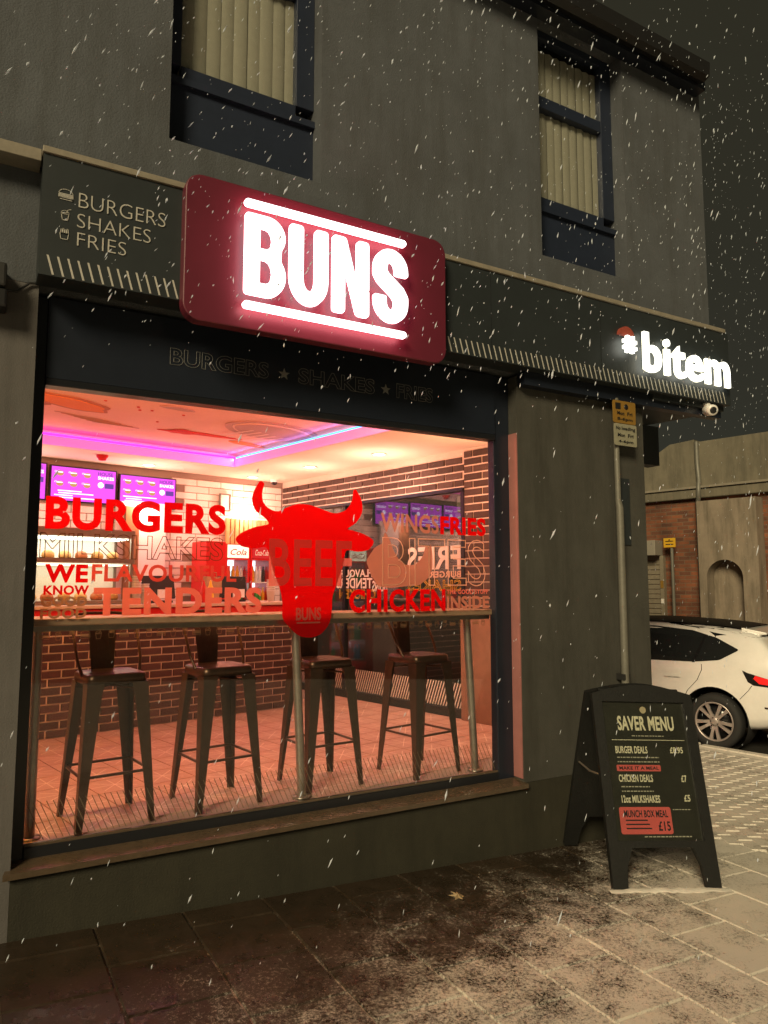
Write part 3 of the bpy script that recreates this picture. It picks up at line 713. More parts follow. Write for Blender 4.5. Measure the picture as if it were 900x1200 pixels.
# ================================================================== interior: floor, ceiling, walls
# floor
M['tile'] = bpy.data.materials.new('star_floor_tile'); M['tile'].use_nodes = True
def star_tile(m):
    N, L = m.node_tree.nodes, m.node_tree.links; b = N['Principled BSDF']
    tc = N.new('ShaderNodeTexCoord'); sp_ = N.new('ShaderNodeSeparateXYZ'); L.new(tc.outputs['Object'], sp_.inputs[0])
    def mt(op, a, bb=None):
        n = N.new('ShaderNodeMath'); n.operation = op
        for i, q in enumerate((a, bb)):
            if q is None: continue
            if isinstance(q, (int, float)): n.inputs[i].default_value = q
            else: L.new(q, n.inputs[i])
        return n.outputs[0]
    ang_ = mt('ARCTAN2', sp_.outputs[1], sp_.outputs[0]); rad = mt('SQRT', mt('ADD', mt('POWER', sp_.outputs[0], 2), mt('POWER', sp_.outputs[1], 2)))
    d = mt('MULTIPLY', mt('ABSOLUTE', mt('SINE', mt('MULTIPLY', ang_, 4.0))), mt('ADD', rad, .004))
    line = mt('LESS_THAN', d, .012); line = mt('MULTIPLY', line, mt('LESS_THAN', rad, .135))
    nz = N.new('ShaderNodeTexNoise'); nz.inputs['Scale'].default_value = 9; nz.inputs['Detail'].default_value = 5; L.new(tc.outputs['Object'], nz.inputs['Vector'])
    cr = N.new('ShaderNodeMix'); cr.data_type = 'RGBA'; cr.inputs[6].default_value = (.40, .24, .18, 1); cr.inputs[7].default_value = (.54, .34, .26, 1); L.new(nz.outputs[0], cr.inputs[0])
    mx = N.new('ShaderNodeMix'); mx.data_type = 'RGBA'; L.new(line, mx.inputs[0]); L.new(cr.outputs[2], mx.inputs[6]); mx.inputs[7].default_value = (.78, .62, .5, 1)
    L.new(mx.outputs[2], b.inputs['Base Color']); b.inputs['Roughness'].default_value = .38
star_tile(M['tile'])
floor = MB().prismz([(-1.6, .17), (4.0, .17), tuple(I(.1, 5.2)[:2]), tuple(I(-6.2, 5.2)[:2])], FL - .05, FL - .006).build('floor', M['cream_grout'], kind='structure')
tile_me = pillow(.292, .292, .006, .002).mesh('floor_tile', M['tile'])
for i in range(-16, 1):
    for j in range(0, 12):
        p = I(-.16 + i * .296, .16 + j * .296)
        if p.y < .34 or p.x < -.2 or (j * .296 > 3.2 and i < -2): continue
        if i == 0 and j < 1: continue
        inst('floor_tile', tile_me, floor, (p.x, p.y, FL - .006), (0, 0, A))
# ceiling (lowered border) with raised tray
CZ = 2.85
ceil_mb = MB()
T0, T1, TV0, TV1 = -5.0, -1.03, 1.45, 3.95
def uvp(u, v): p = I(u, v); return (p.x, p.y)
ceil_mb.prismz([(-1.7, .165), (3.95, .165), uvp(0, .2), uvp(0, TV0), uvp(-6, TV0)], CZ, CZ + .03)
ceil_mb.prismz([uvp(T1, TV0), uvp(.08, TV0), uvp(.08, 4.8), uvp(T1, 4.8)], CZ, CZ + .03)
ceil_mb.prismz([uvp(-6.2, TV1), uvp(T1, TV1), uvp(T1, 4.8), uvp(-6.2, 4.8)], CZ, CZ + .03)
ceil_mb.prismz([uvp(-6.2, TV0), uvp(T0, TV0), uvp(T0, TV1), uvp(-6.2, TV1)], CZ, CZ + .03)
ceiling = ceil_mb.build('ceiling', M['ceiling'], kind='structure')
MB().prismz([uvp(T0 - .1, TV0 - .1), uvp(T1 + .1, TV0 - .1), uvp(T1 + .1, TV1 + .1), uvp(T0 - .1, TV1 + .1)], 2.985, 3.0).build('ceiling_tray', M['tray'], ceiling)
M['tray_side'] = mat('tray_side', (.75, .6, .6), .7)
for (a, b, c, d) in ((T0 - .08, T1 + .08, TV1 + .03, TV1 + .05), (T0 - .08, T1 + .08, TV0 - .05, TV0 - .03)):
    MB().prismz([uvp(a, c), uvp(b, c), uvp(b, d), uvp(a, d)], CZ + .032, 2.984).build('tray_edge', M['tray_side'], ceiling)
for (a, b) in ((T1 + .03, T1 + .05), (T0 - .05, T0 - .03)):
    MB().prismz([uvp(a, TV0 - .028), uvp(b, TV0 - .028), uvp(b, TV1 + .028), uvp(a, TV1 + .028)], CZ + .032, 2.984).build('tray_edge', M['tray_side'], ceiling)
# the visible rim: vertical fascia of the tray with the LED tape above its lip
for nm, pts, lab, em in (('led_strip', [(T0, TV1), (T1, TV1)], 'magenta glowing light strip along the back edge of the ceiling tray', emat('led_magenta', (1.0, .02, .80), 5.0)),
                         ('led_strip', [(T1, TV0), (T1, TV1)], 'blue white glowing light strip along the right edge of the ceiling tray', emat('led_blue', (.08, .42, 1.0), 4.0)),
                         ('led_strip', [(T0, TV0), (T1, TV0)], 'unseen warm red strip added at the front tray edge to light the tray', emat('added_led_red', (1.0, .18, .10), 3.0))):  # last strip is added, out of view, to light the tray
    a, b = Vector(I(*pts[0], 2.95)), Vector(I(*pts[1], 2.95))
    off = (VH * .012 if pts[0][1] == TV1 else -VH * .012) if pts[0][1] == pts[1][1] else UH * .012
    MB().tube([a + off, b + off], .009, 6).build(nm, em, label=lab, cat='light strip', group='ceiling tray light strips')
def area_lamp(name, loc, rot, sx, sy, e, col, parent=None):
    l = bpy.data.lights.new(name, 'AREA'); l.shape = 'RECTANGLE'; l.size = sx; l.size_y = sy; l.energy = e; l.color = col
    o = bpy.data.objects.new(name, l); link(o, parent); o.location = loc; o.rotation_euler = rot; return o
# tray lip faces (the coloured band); LED light they catch is put in as emission
for poly in ([(T0, TV1 - .014), (T1 - .001, TV1 - .014), (T1 - .001, TV1 - .001), (T0, TV1 - .001)], [(T1 - .014, TV0), (T1 - .001, TV0), (T1 - .001, TV1 - .015), (T1 - .014, TV1 - .015)]):
    col_ = (.85, .06, .62) if poly[0][0] == T0 else (1.0, .13, .42)
    MB().prismz([uvp(*p) for p in poly], CZ + .002, CZ + .085).build('tray_lip', mat('lip_led_glow', (.6, .4, .5), .5, emit=col_, estr=.75), ceiling)
# ceiling art: flat painted burgers and splashes
art = empty('ceiling_mural', I(-2.2, 2.8, 2.98), (0, 0, A), label='painted burger and chilli mural on the raised ceiling', cat='mural')
mur = {k: mat('mural_' + k, c, .8) for k, c in dict(brown=(.45, .16, .09), orange=(.75, .22, .06), red=(.62, .05, .03), dusk=(.52, .28, .24), line=(.8, .5, .38)).items()}
def blob(cx, cy, rx, ry, k, z=0, n=28, wob=.08, rot=0):
    pts = []
    for i in range(n):
        t = 2 * math.pi * i / n; r = 1 + wob * math.sin(3 * t + cx) + wob * .6 * math.sin(7 * t + cy)
        x, y = rx * r * math.cos(t), ry * r * math.sin(t); pts.append((cx + x * math.cos(rot) - y * math.sin(rot), cy + x * math.sin(rot) + y * math.cos(rot)))
    MB().prismz(pts, -.002 - z, .003 - z).build('mural_shape', mur[k], art)
blob(-.95, .0, .42, .16, 'brown', .000, rot=.3); blob(-.95, .0, .38, .12, 'orange', .004, rot=.3); blob(-1.15, .12, .16, .07, 'brown', .008)
blob(.38, .42, .34, .05, 'red', .0, wob=.2, rot=-.1); blob(.2, .42, .12, .08, 'red', .004, wob=.15)
blob(.85, -.1, .52, .30, 'dusk', .0, wob=.02, rot=.2); blob(.85, -.1, .45, .24, 'line', .004, wob=.02, rot=.2); blob(.85, -.1, .43, .22, 'dusk', .008, wob=.02, rot=.2)
for k in range(5): MB().box(.55 + .1 * k, .58 + .1 * k, -.28, .1, -.0135, -.0125).build('mural_stroke', mur['line'], art, rot=(0, 0, .3))
blob(.95, .55, .22, .06, 'orange', 0, rot=.2); blob(-.2, -.35, .14, .05, 'dusk', 0)
for k in range(14):
    MB().tube([(-.9 + .06 * k, .36 + .03 * k, -.001), (-.5 + .06 * k, .42 + .02 * k, -.001)], .003, 4).build('mural_stroke', mur['brown' if k % 2 else 'dusk'], art) if k < 7 else None
for k in range(7): blob(-.45 + random.uniform(-.4, .4), random.uniform(-.3, .2), .012, .012, 'red', 0, n=8)

# back wall with cream tiles, left wall
bw = MB().box(-6.2, .2, .015, .12, FL - .05, 3.0).build('wall', M['cream_grout'], kind='structure', loc=I(0, 4.62), rot=(0, 0, A)); bw.name = 'back_wall'
def bskip(x, z): return (-2.85 < x < -1.38 and 2.40 < z < 2.80) or (-1.2 < x < -.4 and z < 2.0)
brick_field(bw, -3.35, .0, 1.42, CZ - .005, .292, .070, .006, .010, .015, M['cream_tile'], 'tile', bskip, 300)
MB().box(-6.3, -6.2, -4.2, .12, FL - .05, 3.0).build('left_wall', M['cream_tile'], kind='structure', loc=I(0, 4.62), rot=(0, 0, A))
# side wall on the right: brick bulkhead over a big pane, brick pier next to the shop front
swl = empty('side_wall', I(0, 0), (0, 0, A - R(90))); swl['kind'] = 'structure'; swl['label'] = 'side wall with brown brick band above a glazed opening'
# local x = -v, local -y = into the room
MB().box(-4.62, -1.66, .012, .14, 2.50, 3.0).build('bulkhead', M['mortar'], swl)
MB().box(-1.66, -.28, .012, .14, FL - .5, 3.0).build('pier', M['mortar'], swl)
MB().box(-4.62, -4.30, .012, .14, FL - .5, 2.498).build('pier', M['mortar'], swl)
MB().box(-4.30, -1.66, .012, .14, -.6, FL + .05).build('plinth', M['dark_plastic'], swl)
brick_field(swl, -4.6, -1.66, 2.515, CZ, .205, .058, .012, .012, .012, M['brick_brown'])
brick_field(swl, -1.655, -1.2, FL + .02, CZ, .205, .058, .012, .012, .012, M['brick_brown'])
brick_field(swl, -4.6, -4.31, FL + .02, 2.49, .205, .058, .012, .012, .012, M['brick_brown'])
MB().box(-4.30, -1.66, -.02, .10, 2.47, 2.499).build('lintel_strip', M['navy_frame'], swl)
MB().box(-4.30, -1.66, -.006, .05, FL + .05, FL + .075).build('bottom_frame', M['frame_dark'], swl)
for xx in (-4.3, -3.42, -1.70): MB().box(xx, xx + .04, .0, .05, FL + .075, 2.469).build('frame_post', M['frame_dark'], swl)
MB().box(-4.26, -1.70, .022, .03, FL + .075, 2.469).build('pane', M['side_glass'], swl)
MB().box(-1.66, -1.15, -.06, -.003, FL, 1.40).build('timber_panel', M['brown_panel'], swl)
# vinyl seen from behind on the side pane (reads right from the street)
sv = empty('side_window_lettering', I(.018, 0), (0, 0, A - R(90)), label='reversed white and yellow lettering on the side window', cat='lettering')
def back_word(txt, x0, x1, z0, z1, m, outline=None):
    kw = dict(outline=.02) if outline else BOLD
    mb = word_mesh(txt, 0, x1 - x0, z0, z1, 0, .001, **kw)
    mb.v = [(x1 - p[0], p[1], p[2]) for p in mb.v]
    mb.build('word', m, sv)
back_word('FRIES', -2.42, -1.72, 1.76, 1.98, M['vwhite']); back_word('BURGERS INSIDE', -2.52, -1.72, 1.685, 1.745, M['vcream'])
back_word('SHAKES', -2.42, -1.72, 1.56, 1.665, M['vyellow'], True); back_word('CHICKEN', -3.5, -2.9, 1.47, 1.57, M['vyellow'], True)
back_word('FLAVOUR', -3.5, -2.95, 1.70, 1.78, M['vwhite']); back_word('TENDERS', -3.55, -2.95, 1.58, 1.69, M['vwhite'])
back_word('BUNS', -2.95, -2.72, 1.55, 1.66, M['vwhite'])
hb = MB(); x = -4.24
while x < -1.74:
    hb.add([(x, 0, FL + .08), (x + .014, 0, FL + .08), (x + .10, 0, FL + .30), (x + .086, 0, FL + .30)], [(0, 1, 2, 3)]); x += .034
hb.build('hatch_band', M['vwhite'], sv)

# ------------------------------------------------------------------ serving counter
ct = empty('serving_counter', I(-2.6, 3.24, FL), (0, 0, A), label='long serving counter faced in dark red brick slips with red top band', cat='counter')
MB().box(-3.5, 1.84, .012, .62, 0, .872).build('counter_body', M['mortar'], ct)
brick_field(ct, -1.25, 1.84, .004, .87, .195, .0545, .0105, .012, .012, M['brick_dark'])
MB().box(-3.5, 1.86, -.012, .66, .875, .985).build('red_band', M['red_gloss'], ct, bevel=.006)
MB().box(-3.5, 1.88, -.04, .68, .987, 1.015).build('counter_top', mat('counter_top', (.55, .42, .32), .35, var=.1), ct, bevel=.005)

# menu screens
M['scr_bezel'] = M['black_plastic']
def screen(u0, u1, z0, z1, seed, label):
    t = empty('menu_screen', I((u0 + u1) / 2, 4.56, (z0 + z1) / 2), (0, 0, A), label=label, cat='menu screen', group='menu screens over the counter')
    w, h = (u1 - u0) / 2, (z1 - z0) / 2
    MB().box(-w, w, 0, .04, -h, h).build('bezel', M['black_plastic'], t)
    MB().box(-w + .012, w - .012, -.002, -.0005, -h + .012, h - .012).build('display', emat('screen_magenta', (.85, .09, .85), 1.5), t)
    r = random.Random(seed)
    sw_ = emat('screen_white', (1, .8, 1), 2.4); so_ = emat('screen_food', (.85, .42, .15), 1.0); sp_ = emat('screen_purple', (.30, .10, .55), .8)
    for i in range(3):
        for j in range(2):
            cx_, cz_ = -w + .09 + i * .13, h - .075 - j * .10
            mb = MB().prism(arc(cx_, cz_, .035, .026, 0, 360, 12)[:-1], -.004, -.003); mb.build('menu_picture', so_, t)
            MB().box(cx_ - .03, cx_ + .025, -.005, -.0045, cz_ + .005, cz_ + .014).build('menu_picture', sw_, t)
            word_mesh('£' + str(4 + (i + j) % 5), cx_ - .052, cx_ - .03, cz_ + .008, cz_ + .024, -.005, .001).build('menu_text', sw_, t)
    word_mesh('HOUSE', w - .19, w - .04, h - .065, h - .03, -.005, .001, **BOLD).build('menu_text', sp_, t)
    word_mesh('SHAKES', w - .19, w - .03, h - .105, h - .072, -.005, .001, **BOLD).build('menu_text', sw_, t)
    MB().prism(arc(w - .16, h - .16, .03, .03, 0, 360, 14)[:-1], -.004, -.003).build('menu_picture', sw_, t)
    MB().box(w - .12, w - .03, -.004, -.003, h - .19, h - .14).build('menu_picture', sp_, t)
    for k in range(4):
        x = -w + .04 + r.uniform(0, .05); MB().box(x, x + r.uniform(.15, .4), -.004, -.003, -h + .035 + k * .022, -h + .045 + k * .022).build('menu_text', sw_, t)
screen(-3.40, -2.72, 2.425, 2.785, 1, 'magenta menu screen cut by the left edge of the shop window')
screen(-2.69, -2.045, 2.425, 2.775, 2, 'middle magenta menu screen over the red BURGERS lettering')
screen(-2.015, -1.395, 2.42, 2.755, 3, 'magenta menu screen nearest the framed notice')

pfm = empty('framed_notice', I(-.785, 4.60, 2.45), (0, 0, A), label='small framed notice on the cream tiled wall', cat='picture frame')
shape_mesh([(-.07, 0), (.07, 0), (.07, .20), (-.07, .20)], [[(-.055, .015), (.055, .015), (.055, .185), (-.055, .185)]], -.02, .0).build('frame', M['grey_metal'], pfm)
MB().box(-.056, .056, -.012, -.004, .014, .186).build('notice', M['white_gloss'], pfm)
dm = empty('dome_camera', I(-.22, 4.45, CZ), label='small white dome camera in the ceiling corner', cat='camera')
MB().lathe([(.05, 0), (.05, -.02), (.04, -.03), (0, -.03)], 16).build('base', M['white_gloss'], dm)
MB().lathe([(.036, -.03), (.032, -.05), (.018, -.062), (0, -.066)], 16).build('dome', M['dark_glass'], dm)
sd_ = empty('smoke_detector', I(-2.35, 4.15, CZ), label='small round detector on the ceiling border', cat='detector')
MB().lathe([(.055, 0), (.055, -.018), (.04, -.03), (.035, -.05), (0, -.055)], 18).build('body', M['red_gloss'], sd_)

# wooden slat strip above the fridges
ws = empty('slatted_panel', I(-.40, 4.58, 2.05), (0, 0, A), label='strip of upright timber slats above the drinks fridges', cat='panel')
sme = MB().box(-.022, .022, -.03, 0, 0, .32).mesh('slat', mat('slat_wood', (.48, .30, .13), .55, var=.25, vscale=14, rnd=.25))
for k in range(13): inst('slat', sme, ws, (-.36 + k * .058, 0, 0))

# drinks fridges
def fridge(u, label, header_col, header_txt):
    t = empty('drinks_fridge', I(u, 4.22, FL), (0, 0, A), label=label, cat='fridge', group='drinks fridges by the back wall')
    w = .135 if u > -.7 else .15
    H = 1.62
    shape_mesh([(-w, 0), (w, 0), (w, H), (-w, H)], [[(-w + .025, .25), (w - .025, .25), (w - .025, 1.45), (-w + .025, 1.45)]], 0, .34).build('cabinet', M['red_gloss'], t)
    MB().box(-w + .02, w - .02, .30, .335, .25, 1.45).build('back_light', emat('fridge_light', (.85, .95, 1.0), 2.2), t)
    MB().box(-w + .022, w - .022, -.012, -.002, 1.47, H - .01).build('header', header_col, t)
    word_mesh(header_txt, -w + .05, w - .05, 1.50, 1.565, -.016, .002, shear=.3, offset=.01).build('header_text', M['white_gloss'] if u > -.7 else M['red_gloss'], t)
    MB().box(-w + .02, w - .02, .004, .010, .25, 1.45).build('door_pane', M['glass'], t)
    MB().box(w - .028, w - .018, -.03, -.002, .6, 1.2).build('door_handle', M['steel'], t)
    cols_ = [mat('bottle_c%d' % k, c, .3) for k, c in enumerate(((.02, .25, .55), (.5, .02, .02), (.05, .4, .08), (.75, .35, .03), (.7, .7, .72), (.03, .03, .03)))]
    bm_ = [MB().lathe([(0, 0), (.020, 0), (.021, .01), (.021, .11), (.009, .15), (.009, .175), (0, .175)], 8).mesh('bottle', c) for c in cols_]
    for sh in range(5):
        z = .27 + sh * .235
        MB().box(-w + .025, w - .025, .03, .29, z - .012, z).build('shelf', M['white_gloss'], t)
        for k in range(5):
            inst('bottle', bm_[(sh * 2 + k // 2 + (1 if u > -.7 else 0)) % 6], t, (-w + .045 + k * (2 * w - .09) / 4, .10, z))
fridge(-.82, 'red drinks fridge with a white lit header, left of the pair', emat('header_white', (1.0, .82, .55), 2.0), 'Cola')
fridge(-.525, 'red drinks fridge with red header partly behind the bull emblem', emat('header_red', (.8, .03, .03), 1.0), 'Coca-Cola')
MB().box(-.115, .115, 0, .34, 0, 1.64).build('tall_red_cabinet', M['red_gloss'], loc=I(-1.09, 4.2, FL), rot=(0, 0, A), bevel=.01, label='plain glossy red cabinet beside the drinks fridges', cat='cabinet')

# heated display cabinet on the counter, left
hd = empty('heated_display', I(-2.78, 3.42, FL + 1.018), (0, 0, A), label='lit glass food display cabinet on the left of the counter', cat='display cabinet')
for xx in (-.55, .44): MB().box(xx, xx + .025, 0, .025, 0, .60).build('upright', M['steel'], hd); MB().box(xx, xx + .025, .37, .395, 0, .60).build('upright', M['steel'], hd)
MB().box(-.56, .475, -.01, .40, .56, .63).build('canopy', M['steel'], hd, bevel=.006); MB().box(-.56, .475, -.01, .40, .34, .38).build('shelf', M['steel'], hd); MB().box(-.56, .475, -.01, .40, 0, .03).build('base', M['steel'], hd)
MB().box(-.53, .44, .05, .35, .548, .556).build('lamp', emat('display_lamp', (1.0, .92, .70), 6.0), hd)
MB().box(-.53, .44, .05, .35, .325, .332).build('lamp', emat('display_lamp2', (1.0, .85, .55), 4.0), hd)
MB().box(-.535, .45, .378, .39, .03, .56).build('back_panel', M['white_gloss'], hd)
MB().box(-.53, .44, -.004, .0, .03, .56).build('pane', M['glass'], hd)
fm = [MB().lathe([(0, 0), (.045, 0), (.055, .02), (.05, .045), (.03, .065), (0, .07)], 10).mesh('food', mat('food%d' % k, c, .6)) for k, c in enumerate(((.55, .28, .08), (.65, .40, .15), (.5, .15, .05)))]
for k in range(7): inst('food', fm[k % 3], hd, (-.45 + k * .135, .18, .03)); inst('food', fm[(k + 1) % 3], hd, (-.45 + k * .135, .2, .38))

# kitchen beyond: white door and timber door post seen over the counter
kd = empty('kitchen_door', I(-1.62, 4.58, FL), (0, 0, A), label='white door with brown timber post behind the counter', cat='door')
MB().box(-.42, .12, -.03, 0, 0, 1.98).build('door_leaf', M['white_gloss'], kd); MB().box(-.34, -.20, -.09, -.031, 0, 1.98).build('door_post', mat('door_timber', (.30, .15, .07), .5), kd)
MB().box(-.46, .16, -.045, -.001, 1.982, 2.03).build('door_head', M['white_gloss'], kd)

# tills
def till(u, label):
    t = empty('till', I(u, 3.5, FL + 1.017), (0, 0, A), label=label, cat='till', group='tills on the counter')
    MB().box(-.10, .10, 0, .2, 0, .02).build('base', M['black_plastic'], t); MB().tube([(0, .1, .02), (0, .08, .12)], .02, 8).build('stand', M['black_plastic'], t)
    MB().box(-.155, .155, -.012, .012, .0, .215).build('screen', M['black_plastic'], t, loc=(0, .07, .035), rot=(R(-14), 0, 0), bevel=.008)
    MB().box(-.06, .06, -.04, -.02, .04, .12).build('customer_display', M['white_gloss'], t)
till(-2.0, 'black touchscreen till behind the N of TENDERS'); till(-1.24, 'black touchscreen till behind the R of TENDERS')

# small things on the counter
cupm = mat('paper_cup', (.75, .70, .62), .6); redm = M['red_gloss']
def cup_stack(u, v, n, label):
    t = empty('cup_stack', I(u, v, FL + 1.016), label=label, cat='cups', group='cup stacks on the counter')
    me = MB().lathe([(0, .004), (.030, 0), (.041, .10), (.043, .10), (.043, .106), (.039, .106)], 14).mesh('cup', cupm)
    for k in range(n): inst('cup', me, t, (0, 0, k * .022))
cup_stack(-2.28, 3.42, 7, 'tall stack of pale paper cups beside the lit display cabinet'); cup_stack(-2.19, 3.46, 4, 'short stack of pale paper cups beside the lit display cabinet'); cup_stack(-.92, 3.40, 6, 'stack of pale paper cups at the right end of the counter')
def sauce(u, v, m, label):
    t = empty('sauce_bottle', I(u, v, FL + 1.016), label=label, cat='bottle', group='sauce bottles on the counter')
    MB().lathe([(0, 0), (.030, 0), (.032, .01), (.032, .13), (.018, .155)], 14).build('bottle_body', m, t); MB().lathe([(.018, .155), (.014, .17), (.005, .205), (0, .205)], 12).build('nozzle', m, t)
sauce(-1.66, 3.38, redm, 'red squeezy sauce bottle on the counter between the tills'); sauce(-1.58, 3.40, mat('mustard', (.75, .45, .04), .4), 'yellow squeezy sauce bottle on the counter between the tills')
bg = empty('takeaway_bag', I(-1.46, 3.6, FL + 1.016), (0, 0, A + R(12)), label='brown paper takeaway bag standing on the counter', cat='bag')
kr = mat('kraft_paper', (.36, .22, .11), .8, var=.15, vscale=20)
MB().add([(-.09, -.05, 0), (.09, -.05, 0), (.09, .05, 0), (-.09, .05, 0), (-.092, -.03, .24), (.092, -.034, .235), (.09, .03, .24), (-.09, .034, .245)], [(0, 1, 2, 3), (0, 1, 5, 4), (1, 2, 6, 5), (2, 3, 7, 6), (3, 0, 4, 7)]).build('bag_body', kr, bg)
MB().tube([(-.03, -.03, .235), (-.03, -.03, .28), (.03, -.03, .28), (.03, -.03, .235)], .004, 5).build('bag_handle', kr, bg)

# downlights
DL = emat('downlight_lens', (1.0, .80, .55), 16.0)
LAMP = .70
def downlight(u, v, label, e=26, col=(1.0, .51, .38), sz=150):
    t = empty('downlight', I(u, v, CZ), label=label, cat='downlight', group='ceiling downlights')
    MB().lathe([(.058, -.001), (.075, -.001), (.077, -.006), (.060, -.010), (.056, -.004)], 20).build('trim_ring', M['white_gloss'], t)
    MB().lathe([(.056, -.0035), (0, -.0036)], 20).build('lens', DL, t)
    l = bpy.data.lights.new('lamp', 'POINT'); l.energy = e * LAMP; l.color = col; l.shadow_soft_size = .05
    o = bpy.data.objects.new('lamp', l); link(o, t); o.location = (0, 0, -.42); o.visible_glossy = False
downlight(-1.78, 4.40, 'round ceiling downlight above the menu screen nearest the notice', 40)
downlight(-.53, 4.42, 'round ceiling downlight in the far corner above the bull horn', 34)
downlight(-.466, 3.39, 'round ceiling downlight beside the brick band, middle one', 40)
downlight(-.417, 2.35, 'round ceiling downlight beside the brick band, nearest the glass', 50)
downlight(-3.2, 4.40, 'round ceiling downlight by the left end of the screens', 40)
downlight(-.5, 1.0, 'round ceiling downlight above the right end of the window bar', 45, (1.0, .44, .24))
downlight(-2.3, 1.12, 'round ceiling downlight above the middle of the window bar', 45, (1.0, .38, .27))
downlight(-4.0, 1.25, 'unseen downlight added over the left end of the window bar to yellow the floor', 110, (1.0, .55, .10), 110)  # added lamp, out of view, for the yellow glow on the floor
# the strips' own light, and that of the added unseen red one
for nm, p0, p1, col, e in (('magenta', (T0, TV1 - .03), (T1, TV1 - .03), (1.0, .05, .6), 10), ('blue', (T1 - .03, TV0), (T1 - .03, TV1), (.35, .30, 1.0), 8), ('red', (T0, TV0 + .03), (T1, TV0 + .03), (1.0, .24, .13), 24)):
    a, b = I(*p0, 2.93), I(*p1, 2.93); c = (a + b) / 2
    l = bpy.data.lights.new('strip_lamp', 'AREA'); l.shape = 'RECTANGLE'; l.size = (b - a).length; l.size_y = .03; l.energy = e; l.color = col
    o = bpy.data.objects.new('strip_lamp', l); COL.objects.link(o); o.location = c; o.visible_glossy = False
    d = {'magenta': -VH, 'blue': -UH, 'red': VH}[nm]; dz = Vector((0, 0, .30 if nm == 'red' else -.35))
    if nm == 'blue':
        x_ax = VH; z_ax = -(d + dz).normalized(); y_ax = z_ax.cross(x_ax).normalized(); x_ax = y_ax.cross(z_ax)
    else:
        x_ax = UH; z_ax = -(d + dz).normalized(); y_ax = z_ax.cross(x_ax).normalized(); x_ax = y_ax.cross(z_ax)
    o.rotation_euler = Matrix((x_ax, y_ax, z_ax)).transposed().to_euler()
    strips = [q for q in bpy.data.objects if q.name.startswith('led_strip')]
    o.parent = {'magenta': strips[0], 'blue': strips[1], 'red': strips[2]}[nm]

# ------------------------------------------------------------------ window bar and stools
bar = empty('window_bar', (1.6, .3, FL), label='long narrow timber bar shelf along the inside of the shop window', cat='bar shelf')
MB().box(-1.36, 1.33, -.17, .16, .988, 1.022).build('bar_top', M['wood_bar'], bar, bevel=.006)
MB().box(-1.36, 1.33, -.12, -.10, .960, .986).build('bar_apron', M['steel'], bar)
for xb, xt in ((-1.303, -1.305), (.074, .030), (1.276, 1.236)):
    MB().tube([(xb, -.02, 0), (xt, 0, .974)], .025, 12).build('leg', M['steel'], bar)
    MB().lathe([(0, .008), (.05, .008), (.052, 0)], 14).build('foot_plate', M['steel'], bar, loc=(xb, -.02, 0))

